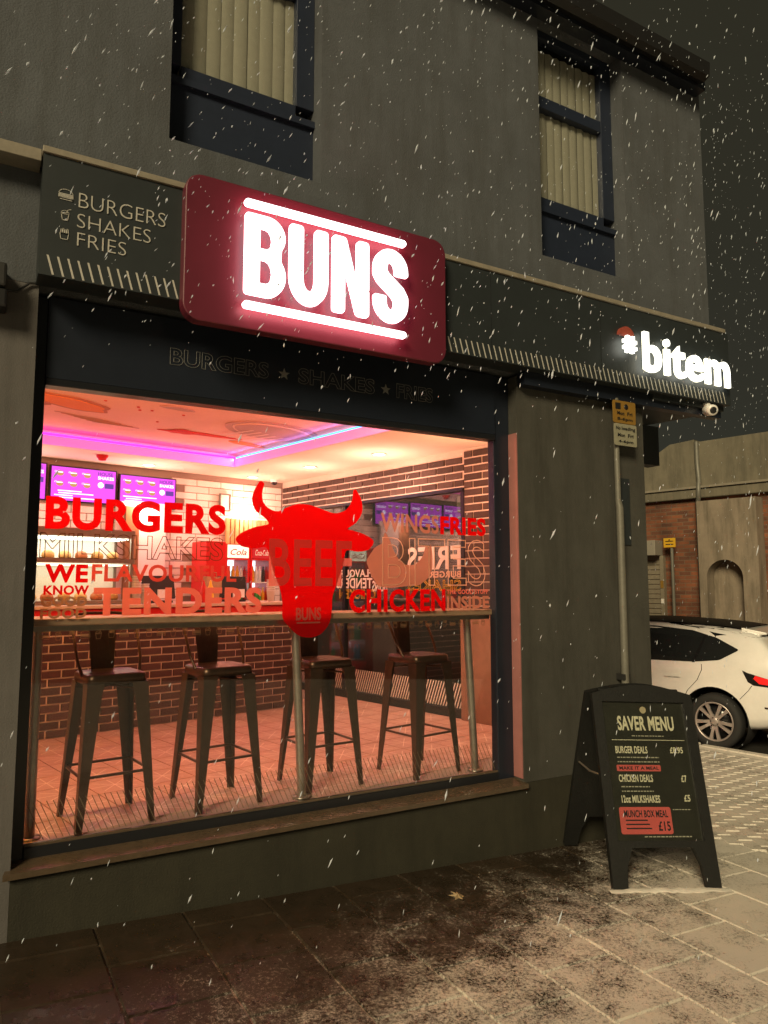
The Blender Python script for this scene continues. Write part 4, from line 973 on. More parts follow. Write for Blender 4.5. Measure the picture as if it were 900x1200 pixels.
def make_stool():
    t = empty('bar_stool', (0, 0, 0))
    S = .148; SH = .735
    # seat: rounded pressed sheet with a rim
    seat = MB(); rings = []
    for s, z in ((.02, SH - .006), (S - .03, SH - .006), (S - .012, SH), (S - .002, SH - .006), (S + .002, SH - .05), (S - .004, SH - .05), (S - .006, SH - .012), (.02, SH - .012)):
        rings.append([(x, y, z) for x, y in rrect(-s, s, -s, s, s * .25, 4)])
    n = len(rings[0]); v = [p for r in rings for p in r]; f = []
    for i in range(len(rings) - 1):
        for k in range(n): f.append((i * n + k, i * n + (k + 1) % n, (i + 1) * n + (k + 1) % n, (i + 1) * n + k))
    f.append(tuple(range(n))); seat.add(v, f, True); seat.build('seat', M['gunmetal'], t)
    FT = .19
    for sx in (-1, 1):
        for sy in (-1, 1):
            lg = MB()
            def sec(c, w, th, z):
                # L profile opening towards the stool centre; outer corner at (sx*c, sy*c)
                pts = [(0, 0), (-w, 0), (-w, -th), (-th, -th), (-th, -w), (0, -w)]
                return [(sx * (c + p[0]), sy * (c + p[1]), z) for p in pts]
            secs = [sec(S + .003, .082, .006, SH - .045), sec(S + .005, .074, .006, SH - .10), sec(S + .022, .052, .006, .33), sec(FT, .030, .006, .0)]
            vv = [p for s_ in secs for p in s_]; ff = []
            for i in range(3):
                for k in range(6): ff.append((i * 6 + k, i * 6 + (k + 1) % 6, (i + 1) * 6 + (k + 1) % 6, (i + 1) * 6 + k))
            ff += [(0, 1, 2, 3, 4, 5), (23, 22, 21, 20, 19, 18)]
            lg.add(vv, ff); lg.build('leg', M['gunmetal'], t)
    q = S + (FT - S) * (1 - .25 / SH) - .012
    for a, b in (((-q, -q), (q, -q)), ((q, -q), (q, q)), ((q, q), (-q, q)), ((-q, q), (-q, -q))):
        MB().tube([(a[0], a[1], .25), (b[0], b[1], .25)], .0075, 6).build('foot_rail', M['gunmetal'], t)
    for a, b in (((-S + .02, -S + .02), (S - .02, S - .02)), ((-S + .02, S - .02), (S - .02, -S + .02))):
        MB().tube([(a[0], a[1], SH - .085), (0, 0, SH - .070), (b[0], b[1], SH - .085)], .006, 6).build('seat_brace', M['gunmetal'], t)
    sp_ = MB(); rows = []
    for k in range(7):
        z = SH - .03 + .31 * k / 6; w = .056 + .022 * k / 6; y = S - .006 + .05 * (k / 6) ** 1.3
        rows.append([(-w, y - .004, z), (-w * .5, y + .002, z), (w * .5, y + .002, z), (w, y - .004, z), (w, y - .001, z), (w * .5, y + .005, z), (-w * .5, y + .005, z), (-w, y - .001, z)])
    v = [p for r in rows for p in r]; f = []
    for i in range(6):
        for k in range(8): f.append((i * 8 + k, i * 8 + (k + 1) % 8, (i + 1) * 8 + (k + 1) % 8, (i + 1) * 8 + k))
    f += [tuple(range(8)), tuple(range(55, 47, -1))]
    sp_.add(v, f); sp_.build('back_splat', M['gunmetal'], t)
    hp = [(-S + .004, -.02, SH - .012), (-S - .012, .02, SH + .06), (-S - .018, S - .02, SH + .24), (-S + .0, S + .045, SH + .285), (-.07, S + .062, SH + .292), (.07, S + .062, SH + .292), (S, S + .045, SH + .285), (S + .018, S - .02, SH + .24), (S + .012, .02, SH + .06), (S - .004, -.02, SH - .012)]
    MB().tube(hp, .0085, 8).build('back_hoop', M['gunmetal'], t)
    return t
st0 = make_stool()
stools = [(.655, .425, 7, 'dark metal bar stool at the far left end of the window bar'),
          (1.235, .455, 8, 'dark metal bar stool under TENDERS, second from the left'),
          (1.885, .50, 5, 'dark metal bar stool under the bull emblem, third from the left'),
          (2.555, .45, 10, 'dark metal bar stool nearest the right window post')]
for k, (x, y, a, lab) in enumerate(stools):
    o = st0 if k == 0 else copy_tree(st0)
    o.location = (x, y, FL); o.rotation_euler = (0, 0, R(a)); tag(o, lab, 'bar stool', 'bar stools along the window bar')

# ------------------------------------------------------------------ vinyl lettering on the shop glass
VY = .1085
def vin(name, txt, x0, x1, z0, z1, m, label, y=VY, cat='window lettering', **kw):
    t = empty(name, ((x0 + x1) / 2, y, z0), label=label, cat=cat, group='vinyl lettering on the shop glass')
    for o in word_letters(txt, x0, x1, z0, z1, 0, .0012, m, t, **kw): o.location = (-(x0 + x1) / 2, 0, -z0)
    return t
vin('vinyl_word', 'BURGERS', .290, 1.152, 1.878, 2.036, M['vred'], 'large solid red BURGERS lettering on the glass', **HEAVY)
vin('vinyl_word', 'MILKSHAKES', .272, 1.142, 1.742, 1.864, M['vline'], 'thin outlined MILKSHAKES lettering below the red BURGERS', outline=.013, offset=.02)
vin('vinyl_word', 'WE', .298, .487, 1.629, 1.716, M['vred'], 'red WE lettering at the left of the glass', **HEAVY)
vin('vinyl_word', 'KNOW', .297, .494, 1.572, 1.617, M['vred'], 'small red KNOW lettering under WE', **HEAVY)
vin('vinyl_word', 'GOOD', .288, .488, 1.518, 1.565, M['vgold'], 'small dull gold GOOD lettering under KNOW', **HEAVY)
vin('vinyl_word', 'FOOD', .287, .487, 1.463, 1.511, M['vgold'], 'dull gold FOOD lettering in front of the bar edge', **HEAVY)
vin('vinyl_word', 'FLAVOURFUL', .503, 1.215, 1.634, 1.719, M['vdark'], 'dull red FLAVOURFUL lettering across the middle', **BOLD)
vin('vinyl_word', 'TENDERS', .515, 1.357, 1.470, 1.607, M['vsalmon'], 'large salmon TENDERS lettering above the bar', **HEAVY)
vin('vinyl_word', 'WINGS', 2.085, 2.495, 1.930, 2.044, M['vsalmon2'], 'pale salmon WINGS lettering left of the red FRIES', **BOLD)
vin('vinyl_word', 'FRIES', 2.507, 2.855, 1.928, 2.042, M['vred'], 'red FRIES lettering near the right window post', **HEAVY)
vin('vinyl_word', 'BITES', 2.096, 2.850, 1.610, 1.903, M['vcream'], 'large thin outlined lettering between WINGS and CHICKEN', outline=.008, offset=.01)
vin('vinyl_word', 'CHICKEN', 1.880, 2.540, 1.460, 1.594, M['vred'], 'red CHICKEN lettering beside the bull emblem', **HEAVY)
vin('vinyl_word', 'INSIDE', 2.550, 2.873, 1.470, 1.550, M['vsalmon2'], 'salmon INSIDE lettering at the lower right of the words', **HEAVY)
vin('vinyl_word', 'THE GOOD STUFF', 2.55, 2.868, 1.562, 1.59, M['vsalmon'], 'tiny salmon text line above INSIDE', **BOLD)
bull_pts = [(1.34, 2.183), (1.307, 2.135), (1.29, 2.074), (1.31, 2.015), (1.368, 1.981), (1.398, 1.946), (1.311, 1.929), (1.237, 1.894), (1.2, 1.861), (1.233, 1.822), (1.313, 1.81), (1.38, 1.826), (1.4, 1.78), (1.421, 1.689), (1.462, 1.598), (1.477, 1.529), (1.474, 1.438), (1.524, 1.382), (1.574, 1.339), (1.645, 1.328), (1.706, 1.344), (1.758, 1.399), (1.773, 1.478), (1.772, 1.549), (1.809, 1.645), (1.841, 1.731), (1.856, 1.823), (1.927, 1.806), (2.005, 1.817), (2.05, 1.873), (1.983, 1.91), (1.894, 1.932), (1.861, 1.936), (1.927, 1.977), (1.966, 2.039), (1.96, 2.113), (1.92, 2.17), (1.904, 2.164), (1.899, 2.104), (1.86, 2.043), (1.785, 2.02), (1.7, 2.045), (1.632, 2.065), (1.555, 2.066), (1.495, 2.043), (1.436, 2.012), (1.377, 2.037), (1.352, 2.073), (1.351, 2.128), (1.365, 2.166)]
bull = empty('bull_emblem', (1.6, .1105, 1.33), label='big solid red bull head emblem with the word BEEF on the glass', cat='emblem')
bo = shape_mesh(rounded(bull_pts, .03, 3), [], 0, .0015).build('bull_head', M['vred'], bull); bo.location = (-1.6, 0, -1.33)
for o in word_letters('BEEF', 1.395, 1.895, 1.612, 1.868, -.0018, .0012, M['vbeef'], bull, offset=.02, space=1.05): o.location = (-1.6, 0, -1.33)
bb = word_letters('BUNS', 1.555, 1.705, 1.425, 1.495, -.0018, .0012, M['vsalmon'], bull, offset=.03)
for o in bb: o.location = (-1.6, 0, -1.33)
MB().box(1.56, 1.70, -.0018, -.0006, 1.408, 1.416).build('underline', M['vsalmon'], bull).location = (-1.6, 0, -1.33)
# pale salmon flaming steer behind the outlined letters
stp = [(2.05, 1.84), (2.10, 1.86), (2.115, 1.935), (2.15, 1.88), (2.175, 1.82), (2.21, 1.77), (2.26, 1.735), (2.33, 1.74), (2.38, 1.79), (2.405, 1.87), (2.42, 1.83), (2.44, 1.875), (2.45, 1.80), (2.45, 1.72), (2.42, 1.66), (2.35, 1.615), (2.25, 1.61), (2.15, 1.60), (2.07, 1.61), (2.02, 1.68), (1.99, 1.76)]
tag(shape_mesh(rounded(stp, .02, 3), [], 0, .0012).build('flame_emblem', M['vsalmon2'], loc=(0, .1125, 0)), 'pale salmon flame shaped emblem right of the bull', 'emblem', 'vinyl lettering on the shop glass')
# hatch band along the foot of the glass
hb = MB(); x = .268
while x < 2.90:
    pts = [(x + .075 * t, .645 - .165 * t) for t in (0, .33, .66, 1)]
    pts = [(px_, pz_) for px_, pz_ in pts if px_ < 2.91]
    if len(pts) == 4: ring(hb, pts, .0036, 0, False)
    x += .0275
M['hatch_vinyl'] = vinyl('hatch_vinyl', (.34, .26, .17), (.10, .06, .03), 0, .4)
tag(hb.build('hatch_band', M['hatch_vinyl'], loc=(0, VY, 0)), 'row of slanted pale lines along the foot of the shop glass', 'hatching')
# faint icon frieze just below the bar
fz = empty('icon_frieze', (0, VY, 0), label='faint row of outlined food icons below the bar edge', cat='frieze')
for k in range(44):
    if 1.43 < .31 + k * .0585 < 1.80: continue
    mb = MB(); [icon_burger, icon_shake, icon_fries][k % 3](mb, .31 + k * .0585, 1.385, .021, 0, .002); mb.build('icon', M['vgold'], fz)

# ================================================================== parked car on the side road
M['carpaint'] = mat('car_white_paint', (.78, .77, .74), .22, coat=.7, var=.07, vscale=3.5)
M['carblack'] = mat('car_black_gloss', (.012, .012, .013), .15, coat=.5)
M['tyre'] = mat('tyre_rubber', (.018, .018, .018), .8); M['alloy'] = mat('alloy', (.48, .42, .40), .35, metal=.6)
M['carglass'] = mat('car_glass', (.015, .017, .018), .05, spec=.8)
M['taillight'] = mat('tail_light', (.5, .01, .01), .2, emit=(1, .03, .02), estr=.5)
CARA = A + R(6)
car = empty('parked_car', (0, 0, 0), (0, 0, CARA + R(90)), label='white hatchback with black roof parked in the side street', cat='car')
def lerp(t, pts):
    for (a, va), (b, vb) in zip(pts, pts[1:]):
        if t <= b: return va + (vb - va) * max(0, min(1, (t - a) / (b - a)))
    return pts[-1][1]
top_p = [(-2.14, .60), (-2.12, .92), (-2.04, 1.02), (-1.90, 1.22), (-1.78, 1.345), (-1.60, 1.385), (-1.2, 1.425), (-.5, 1.455), (.0, 1.45), (.4, 1.41), (.75, 1.28), (1.1, 1.08), (1.3, 1.0), (1.7, .93), (2.0, .82), (2.10, .66)]
belt_p = [(-2.14, .55), (-2.12, .86), (-2.04, .96), (-1.5, .98), (-.8, .95), (.5, .92), (1.1, .90), (1.7, .84), (2.0, .76), (2.10, .6)]
plan_p = [(-2.14, .66), (-2.10, .76), (-2.0, .83), (-1.7, .885), (-1.2, .905), (0, .90), (1.2, .89), (1.7, .85), (1.95, .74), (2.06, .62), (2.10, .5)]
bot_p = [(-2.14, .42), (-2.05, .30), (-1.8, .24), (-1.0, .20), (1.5, .20), (1.9, .22), (2.10, .36)]
xs_c = [-2.14, -2.12, -2.07, -2.0, -1.92, -1.84, -1.77, -1.68, -1.55, -1.4, -1.2, -1.0, -.75, -.5, -.2, .1, .4, .6, .8, 1.0, 1.2, 1.4, 1.6, 1.8, 1.95, 2.05, 2.10]
secs = []
for x in xs_c:
    W, zt, zb_, be = lerp(x, plan_p), lerp(x, top_p), lerp(x, bot_p), lerp(x, belt_p)
    be = min(be, zt - .03); gh = zt - be; tumble = min(1, gh / .45)
    s = [(.0, zb_), (W * .80, zb_), (W * .955, zb_ + .05), (W * .985, zb_ + (be - zb_) * .35), (W * 1.0, zb_ + (be - zb_) * .62), (W * .985, zb_ + (be - zb_) * .70), (W * .985, zb_ + (be - zb_) * .88), (W * .965, be),
         (W * (.965 - .075 * tumble), be + gh * .40), (W * (.965 - .17 * tumble), be + gh * .76), (W * (.94 - .22 * tumble), be + gh * .90), (W * (.80 - .18 * tumble), zt - gh * .035 - .003), (W * .35, zt - .001), (0, zt)]
    secs.append([(x, y, z) for y, z in s])
m_ = len(secs[0]); loop = []
for s in secs: loop.append(s + [(p[0], -p[1], p[2]) for p in s[-2:0:-1]])
n = len(loop[0]); v = [p for L_ in loop for p in L_]; f = []
for i in range(len(loop) - 1):
    for k in range(n): f.append((i * n + k, i * n + (k + 1) % n, (i + 1) * n + (k + 1) % n, (i + 1) * n + k))
f += [tuple(range(n)), tuple(range(len(v) - 1, len(v) - n - 1, -1))]
body0 = MB().add(v, f, True).build('body', M['carpaint'], None)
body0.modifiers.new('sub', 'SUBSURF').levels = 1; body0.modifiers['sub'].render_levels = 1
WX_R, WX_F, WR = -1.32, 1.31, .318
cutters = []
for wx in (WX_R, WX_F):
    c = MB().lathe([(0, -1.2), (.385, -1.2), (.385, 1.2), (0, 1.2)], 40, 'y', (wx, 0, .33)).build('cut', None, None); cutters.append(c)
    bo_ = body0.modifiers.new('cut', 'BOOLEAN'); bo_.object = c; bo_.operation = 'DIFFERENCE'; bo_.solver = 'EXACT'
dg = bpy.context.evaluated_depsgraph_get(); dg.update()
bme = bpy.data.meshes.new_from_object(body0.evaluated_get(dg)); bme.name = 'body'
# ray-cast tree before wheel cuts is enough for panels above the arches
bvh = BVHTree.FromPolygons([p.co[:] for p in bme.vertices], [tuple(p.vertices) for p in bme.polygons])
for c in cutters: bpy.data.objects.remove(c)
bpy.data.objects.remove(body0)
body = bpy.data.objects.new('body', bme); link(body, car)
for p in bme.polygons: p.use_smooth = True
es = body.modifiers.new('edge', 'EDGE_SPLIT'); es.split_angle = R(38)
def patch(poly, direction, material, name, parent=car, off=.005, step=.06, origin=3.0):
    """flat polygon (x,z for side views, y,z for rear views) laid on to the body along 'direction'"""
    bm = bmesh.new()
    side = abs(direction[1]) > .5
    vs_ = [bm.verts.new((p[0], 0, p[1]) if side else (0, p[0], p[1])) for p in poly]; bm.faces.new(vs_)
    lo = [min(c.co[i] for c in bm.verts) for i in range(3)]; hi = [max(c.co[i] for c in bm.verts) for i in range(3)]
    for ax in ((0, 2) if side else (1, 2)):
        t = lo[ax] + step
        while t < hi[ax]:
            co = [0, 0, 0]; co[ax] = t; no = [0, 0, 0]; no[ax] = 1
            bmesh.ops.bisect_plane(bm, geom=bm.verts[:] + bm.edges[:] + bm.faces[:], plane_co=co, plane_no=no); t += step
    d = Vector(direction).normalized(); ok = True
    for q in bm.verts:
        o = Vector(q.co) - d * origin
        hit = bvh.ray_cast(o, d)
        if hit[0] is not None: q.co = hit[0] - d * off
    me = bpy.data.meshes.new(name); bm.to_mesh(me); bm.free(); me.materials.append(material)
    for p in me.polygons: p.use_smooth = True
    o = bpy.data.objects.new(name, me); link(o, parent); return o
for sgn in (1, -1):
    dr = (0, -sgn, 0)
    patch(rounded([(-1.62, 1.145), (-1.40, 1.02), (-1.10, .985), (-.10, .965), (-.10, 1.37), (-.55, 1.385), (-1.05, 1.345), (-1.35, 1.27)], .03, 3), dr, M['carglass'], 'side_window')
    patch(rounded([(-.04, .965), (.80, .955), (.55, 1.18), (.25, 1.335), (-.04, 1.37)], .03, 3), dr, M['carglass'], 'side_window')
    patch([(-1.12, .98), (-1.085, .98), (-1.20, 1.30), (-1.23, 1.295)], dr, M['carblack'], 'window_pillar', off=.008)
    patch([(-2.02, .82), (-1.72, .90), (-1.66, .925), (-1.72, .80), (-1.78, .765), (-2.04, .745)], dr, M['carblack'], 'tail_light_surround', off=.006)
    patch([(-2.05, .815), (-1.80, .875), (-1.78, .84), (-1.84, .785), (-2.06, .765)], dr, M['taillight'], 'tail_light', off=.011)
    patch(rounded([(-.95, .80), (-.76, .795), (-.75, .815), (-.78, .83), (-.93, .83)], .008, 2), dr, M['carpaint'], 'door_handle', off=.03)
    gap = [(-1.20, .965), (-1.205, .90), (-1.15, .78), (-1.03, .65), (-.98, .55), (-.972, .55), (-1.022, .65), (-1.142, .78), (-1.197, .90), (-1.193, .965)]
    patch(gap, dr, M['carblack'], 'door_gap', off=.003, step=.04)
    patch([(-.06, .26), (-.052, .26), (-.052, .96), (-.06, .96)], dr, M['carblack'], 'door_gap', off=.003)
    patch([(-1.62, .60), (-1.72, .705), (-1.755, .76), (-1.763, .76), (-1.728, .705), (-1.628, .60)], dr, M['carblack'], 'bumper_gap', off=.003)
    patch([(-2.06, .50), (-1.88, .515), (-1.88, .535), (-2.06, .525)], dr, M['carblack'], 'bumper_reflector', off=.004)
# black roof, rear glass, number plate panel, lamps at the back
def roof_patch():
    vs_, fs_ = [], []; xs_r = [-1.64 + 2.0 * k / 24 for k in range(25)]; ys_r = [-.60 + 1.20 * k / 16 for k in range(17)]
    for x in xs_r:
        for y in ys_r:
            yy = y * (1 if x > -1.3 else .97); h = bvh.ray_cast(Vector((x, yy, 3)), Vector((0, 0, -1))); vs_.append((x, yy, (h[0].z if h[0] else 1.4) + .024))
    k = len(ys_r)
    for i in range(len(xs_r) - 1):
        for j in range(k - 1): fs_.append((i * k + j, i * k + j + 1, (i + 1) * k + j + 1, (i + 1) * k + j))
    return MB().add(vs_, fs_, True)
roof_patch().build('black_roof', mat('roof_black', (.010, .010, .011), .55, spec=.15), car)
patch(rounded([(-.70, 1.02), (.70, 1.02), (.60, 1.315), (-.60, 1.315)], .05, 3), (1, 0, -.15), M['carglass'], 'rear_window', off=.006, step=.08)
for sgn in (1, -1): patch([(sgn * .76, 1.03), (sgn * .60, 1.30), (sgn * .585, 1.30), (sgn * .68, 1.03)], (1, 0, -.15), M['carblack'], 'rear_pillar_trim', off=.004)
for sgn in (1, -1): patch([(sgn * .45, .78), (sgn * .74, .78), (sgn * .74, .87), (sgn * .50, .85)], (1, 0, 0), M['taillight'], 'tail_light', off=.008)
patch([(-.26, .56), (.26, .56), (.26, .67), (-.26, .67)], (1, 0, 0), M['plate_y'], 'number_plate', off=.01)
# spoiler lip over the rear glass
MB().add([(-1.60, -.60, 1.388), (-1.60, .60, 1.388), (-1.86, .53, 1.338), (-1.86, -.53, 1.338), (-1.60, -.60, 1.30), (-1.60, .60, 1.30), (-1.86, .53, 1.315), (-1.86, -.53, 1.315)], [(0, 1, 2, 3), (7, 6, 5, 4), (3, 2, 6, 7), (0, 3, 7, 4), (2, 1, 5, 6)]).build('spoiler', M['carpaint'], car, bevel=.008)
# front glass and lamps (kept simple, out of sight)
patch(rounded([(-.66, 1.06), (.66, 1.06), (.56, 1.36), (-.56, 1.36)], .05, 3), (-1, 0, -.25), M['carglass'], 'windscreen', off=.006, step=.1)
for sgn in (1, -1): patch([(sgn * .42, .68), (sgn * .66, .70), (sgn * .68, .78), (sgn * .44, .75)], (-1, 0, 0), M['white_gloss'], 'headlight', off=.008)
# wheel wells and wheels
def wheel(x, y):
    s = 1 if y > 0 else -1
    w = empty('wheel', (x, y, WR), (0, 0, 0 if s < 0 else math.pi), parent=car)
    prof = [(.225, -.01), (.235, -.02), (.295, -.015), (.314, .01), (WR, .04), (WR, .15), (.31, .18), (.24, .19), (.225, .18)]
    MB().lathe(prof, 36, 'y', closed=True).build('tyre', M['tyre'], w)
    MB().lathe([(0, .07), (.22, .07), (.226, .18)], 24, 'y').build('brake_backing', M['carblack'], w)
    rim = MB().lathe([(.226, -.008), (.218, -.014), (.205, -.006), (.205, .03), (.226, .04)], 36, 'y', closed=True)
    for k in range(10):
        t = 2 * math.pi * k / 10; ca, sa = math.cos(t), math.sin(t); sk = .018 if k % 2 else -.018
        pts = []
        for r_, hw, yy in ((.045, .019, .012), (.12, .015, -.002), (.212, .021, -.004)):
            for e in (-1, 1):
                tt = sk * (r_ / .2) + e * hw; pts.append((r_ * ca - tt * sa, yy, r_ * sa + tt * ca)); pts.append((r_ * ca - tt * sa, yy + .03, r_ * sa + tt * ca))
        rim.add(pts, [(0, 2, 6, 4), (4, 6, 10, 8), (0, 4, 5, 1), (4, 8, 9, 5), (2, 3, 7, 6), (6, 7, 11, 10)])
    rim.lathe([(0, -.004), (.03, -.004), (.055, .006), (.058, .03)], 20, 'y')
    rim.build('rim', M['alloy'], w)
    for k in range(5):
        t = 2 * math.pi * (k + .5) / 5
        MB().lathe([(0, -.002), (.008, -.002), (.009, .02)], 8, 'y', (.04 * math.cos(t) * 1.05, 0, .04 * math.sin(t) * 1.05)).build('wheel_bolt', M['carblack'], w)
for x in (WX_R, WX_F):
    for y in (.875, -.875): wheel(x, y)
    for sgn in (1, -1): MB().lathe([(.384, .45 * sgn), (.384, .875 * sgn)], 24, 'y', (x, 0, .33)).build('wheel_arch_liner', M['tyre'], car)
    MB().box(x - .37, x + .37, -.45, .45, .25, .68).build('axle_cover', M['tyre'], car)
rot = Matrix.Rotation(CARA + R(90), 3, 'Z'); wc = Vector((7.90, 2.23, ROAD_Z))
car.location = wc - rot @ Vector((WX_R, .875, 0)); car.location.z = ROAD_Z + .002; car.scale = (1.0, 1.0, 1.045)

# ================================================================== building across the side street
fb = empty('brick_building', I(9.0, 3, -.6), (0, 0, A - R(90)), label='old brick building with grey rendered pilaster and cornice across the street', cat='building')
# local x = -(v-3), local -y faces the street
M['fbrick'] = bpy.data.materials.new('old_brick'); M['fbrick'].use_nodes = True
def brickmat(m):
    N, L = m.node_tree.nodes, m.node_tree.links; b = N['Principled BSDF']; tc = N.new('ShaderNodeTexCoord'); mp = N.new('ShaderNodeMapping'); mp.inputs['Rotation'].default_value = (R(90), 0, 0)
    L.new(tc.outputs['Object'], mp.inputs['Vector']); br = N.new('ShaderNodeTexBrick'); L.new(mp.outputs[0], br.inputs['Vector']); br.inputs['Scale'].default_value = 1.0
    br.inputs['Brick Width'].default_value = .225; br.inputs['Row Height'].default_value = .075; br.inputs['Mortar Size'].default_value = .007
    br.inputs['Color1'].default_value = (.19, .066, .03, 1); br.inputs['Color2'].default_value = (.085, .036, .022, 1); br.inputs['Mortar'].default_value = (.13, .085, .055, 1)
    nz = N.new('ShaderNodeTexNoise'); nz.inputs['Scale'].default_value = 1.8; nz.inputs['Detail'].default_value = 7; L.new(tc.outputs['Object'], nz.inputs['Vector'])
    mr = N.new('ShaderNodeMapRange'); mr.inputs['From Min'].default_value = .3; mr.inputs['From Max'].default_value = .7; mr.inputs['To Min'].default_value = .6; mr.inputs['To Max'].default_value = 1.7; L.new(nz.outputs[0], mr.inputs['Value'])
    hs_ = N.new('ShaderNodeHueSaturation'); L.new(mr.outputs[0], hs_.inputs['Value']); L.new(br.outputs[0], hs_.inputs['Color']); L.new(hs_.outputs[0], b.inputs['Base Color']); b.inputs['Roughness'].default_value = .85
    bp = N.new('ShaderNodeBump'); bp.inputs['Strength'].default_value = .6; bp.inputs['Distance'].default_value = .01; bp.invert = True; L.new(br.outputs['Fac'], bp.inputs['Height']); L.new(bp.outputs[0], b.inputs['Normal'])
brickmat(M['fbrick'])
M['far_render'] = mat('far_render', (.25, .205, .155), .85, var=.16, vscale=2.5, bump=.2, bscale=60, stain=(.10, .085, .06))
M['far_parapet'] = mat('far_parapet', (.165, .148, .108), .85, var=.18, vscale=2.5, stain=(.085, .078, .058))
fz0 = .6
MB().box(-7, 9, .02, .4, 0, 3.30 + fz0).build('brick_wall', M['fbrick'], fb)
MB().box(-7, 9, -.10, .02, 3.285 + fz0, 3.47 + fz0).build('cornice', M['far_parapet'], fb, bevel=.02)
MB().box(-7, 9, -.14, .02, 3.475 + fz0, 3.515 + fz0).build('cornice_cap', M['trim'], fb)
MB().prism([(-1.25, 3.5 + fz0), (-.68, 3.5 + fz0), (-.70, 4.45 + fz0), (-1.20, 4.42 + fz0), (-1.9, 4.02 + fz0), (-2.6, 3.9 + fz0), (-7, 3.9 + fz0), (-7, 3.5 + fz0)][::-1], -.03, .3).build('parapet_sweep', M['far_parapet'], fb)
MB().box(-.62, 9, 0, .3, 3.517 + fz0, 4.40 + fz0).build('parapet', M['far_parapet'], fb)
MB().box(.75, 9, -.02, .3, 4.402 + fz0, 4.52 + fz0).build('parapet_step', M['far_parapet'], fb)
MB().tube([(-.655, -.03, 4.4 + fz0), (-.655, -.03, 4.0 + fz0), (-.62, -.06, 3.62 + fz0), (-.60, -.13, 3.52 + fz0), (-.60, -.15, 3.28 + fz0), (-.66, -.06, 3.2 + fz0), (-.66, -.06, 0)], .045, 10).build('downpipe', M['grey_metal'], fb)
# pilaster with arched niche
px0, px1 = -.58, .50; nx0, nx1, spring = -.44, .22, 1.75 + fz0
arch_ = [(nx0, .0)] + [(nx0, spring)] + [((nx0 + nx1) / 2 - (nx1 - nx0) / 2 * math.cos(R(t)), spring + (nx1 - nx0) / 2 * math.sin(R(t))) for t in range(10, 180, 10)] + [(nx1, spring), (nx1, .0)]
shape_mesh([(px0, -.02), (nx0, -.02)] + arch_[1:-1] + [(nx1, -.02), (px1, -.02), (px1, 3.20 + fz0), (px0, 3.20 + fz0)], [], -.30, .018).build('pilaster', M['far_render'], fb)
MB().box(nx0 - .01, nx1 + .01, .0, .018, 0, spring + .4).build('niche_back', M['far_render'], fb)
# roller shutter
M['shutter'] = mat('shutter_slat', (.22, .19, .14), .5, var=.15, vscale=10)
sme = MB().box(0, 1.9, -.03, 0, 0, .085).mesh('shutter_slat', M['shutter'])
for k in range(28): inst('shutter_slat', sme, fb, (-3.38, .015, .1 + k * .097))
MB().box(-3.4, -1.45, -.30, .019, 2.20 + fz0, 2.50 + fz0).build('shutter_box', mat('shutter_box', (.26, .24, .20), .5), fb, bevel=.01)
MB().box(-1.478, -1.40, -.08, .019, 0, 2.2 + fz0).build('shutter_guide', M['shutter'], fb)
MB().box(-1.47, -1.41, -.09, -.081, 1.55 + fz0, 1.70 + fz0).build('yellow_notice', M['plate_y'], fb); MB().box(-1.47, -1.41, -.09, -.081, 1.25 + fz0, 1.34 + fz0).build('white_notice', M['white_gloss'], fb)
fs = empty('street_sign_post', I(8.8, 4.15, -.6), (0, 0, A - R(90)), label='grey post with small yellow plate against the far brick wall', cat='sign post')
MB().tube([(0, 0, 0), (0, 0, 3.05)], .032, 8).build('post', M['grey_metal'], fs)
fpl = MB().box(-.14, .10, -.05, -.036, 2.95, 3.13).build('yellow_plate', mat('bright_yellow_plate', (.62, .36, .02), .5), fs)
MB().box(-.10, .06, -.056, -.052, 3.06, 3.075).build('plate_mark', M['black_plastic'], fs); MB().box(-.10, .06, -.056, -.052, 3.0, 3.015).build('plate_mark', M['black_plastic'], fs); MB().prism([(-.04, 3.085), (.0, 3.085), (-.02, 3.11)], -.056, -.052).build('plate_mark', M['black_plastic'], fs)

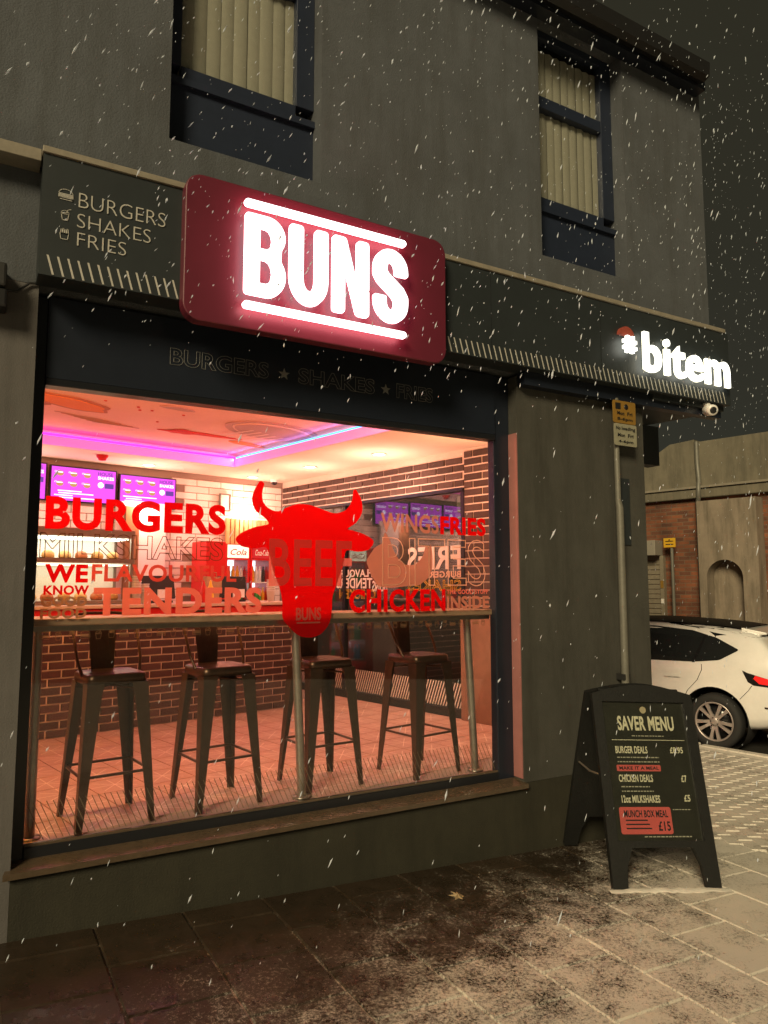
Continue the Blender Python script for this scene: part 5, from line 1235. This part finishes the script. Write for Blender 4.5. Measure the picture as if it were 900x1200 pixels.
# ================================================================== small things on the pavement, falling snow
lf = MB()
lp = [(0, 0), (.02, .012), (.05, .03), (.03, .035), (.055, .06), (.02, .05), (.01, .085), (-.005, .05), (-.04, .06), (-.02, .035), (-.045, .02), (-.015, .012)]
lf.add([(x, y, .004 + .012 * abs(math.sin(7 * x + 5 * y))) for x, y in lp] + [(0, .035, .018)], [(i, (i + 1) % len(lp), len(lp)) for i in range(len(lp))])
lf.build('fallen_leaf', mat('dead_leaf', (.30, .22, .12), .7), loc=(2.28, -.42, gz(2.28) + .008), rot=(0, 0, R(70)), label='pale fallen leaf lying on the dark wet slabs', cat='leaf')
dr = MB(); n = 26; rd = random.Random(5); vv = []
for k in range(n + 1):
    t = k / n; x = -.34 + .70 * t; h = (.010 + .008 * rd.random()) * math.sin(math.pi * min(1, max(.02, t))) ** .4; w = .018 + .022 * rd.random()
    vv += [(x, -.012, 0), (x, -.020 - w * .4, h), (x, -.034 - w, 0)]
dr.add(vv, [(3 * k + j, 3 * k + j + 1, 3 * k + 4 + j, 3 * k + 3 + j) for k in range(n) for j in range(2)], True)
dr.build('snow_drift', mat('settled_snow', (.80, .77, .70), .8, var=.1, bump=.4, bscale=150), kind='stuff', loc=ab.location, rot=ab.rotation_euler, label='thin ridge of snow in front of the pavement sign', cat='snow')
fl = MB(); rs = random.Random(11)
C0 = Vector((0, -3.6, 1.62)); fwd = Vector((math.sin(R(29.6)), math.cos(R(29.6)), 0)); rt = Vector((math.cos(R(29.6)), -math.sin(R(29.6)), 0))
M['snow'] = vinyl('snowflake', (.78, .86, .95), (.80, .86, .95), .12, .4)
axis0 = Vector((.42, .06, .9))
cnt = 0
while cnt < 7800:
    p = Vector((rs.uniform(-2.5, 8.0), rs.uniform(-3.4, 2.0), rs.uniform(.1, 6.2))) if rs.random() < .80 else Vector((rs.uniform(.2, 4.8), rs.uniform(-1.4, -.3), rs.uniform(2.6, 5.2)))
    if p.y > -.3 and p.x < 5.4: continue
    if (p - C0).length < (1.2 if rs.random() < .3 else 2.2): continue
    ax = (axis0 + Vector((rs.gauss(0, .12), rs.gauss(0, .12), rs.gauss(0, .1)))).normalized()
    a = ax.cross(Vector((.3, 1, .1))).normalized(); b = ax.cross(a)
    r = .0010 + .0030 * rs.random() ** 3.0; l = r * rs.uniform(1.5, 8.0)
    v = [p + ax * l, p - ax * l] + [p + (a * math.cos(t) + b * math.sin(t)) * r * rs.uniform(.7, 1.3) + ax * rs.uniform(-.4, .4) * l for t in (0, 1.57, 3.14, 4.71)]
    fl.add(v, [(0, 2, 3), (0, 3, 4), (0, 4, 5), (0, 5, 2), (1, 3, 2), (1, 4, 3), (1, 5, 4), (1, 2, 5)]); cnt += 1
fl.build('falling_snow', M['snow'], kind='stuff', label='small white snowflakes blowing through the night air', cat='snow')
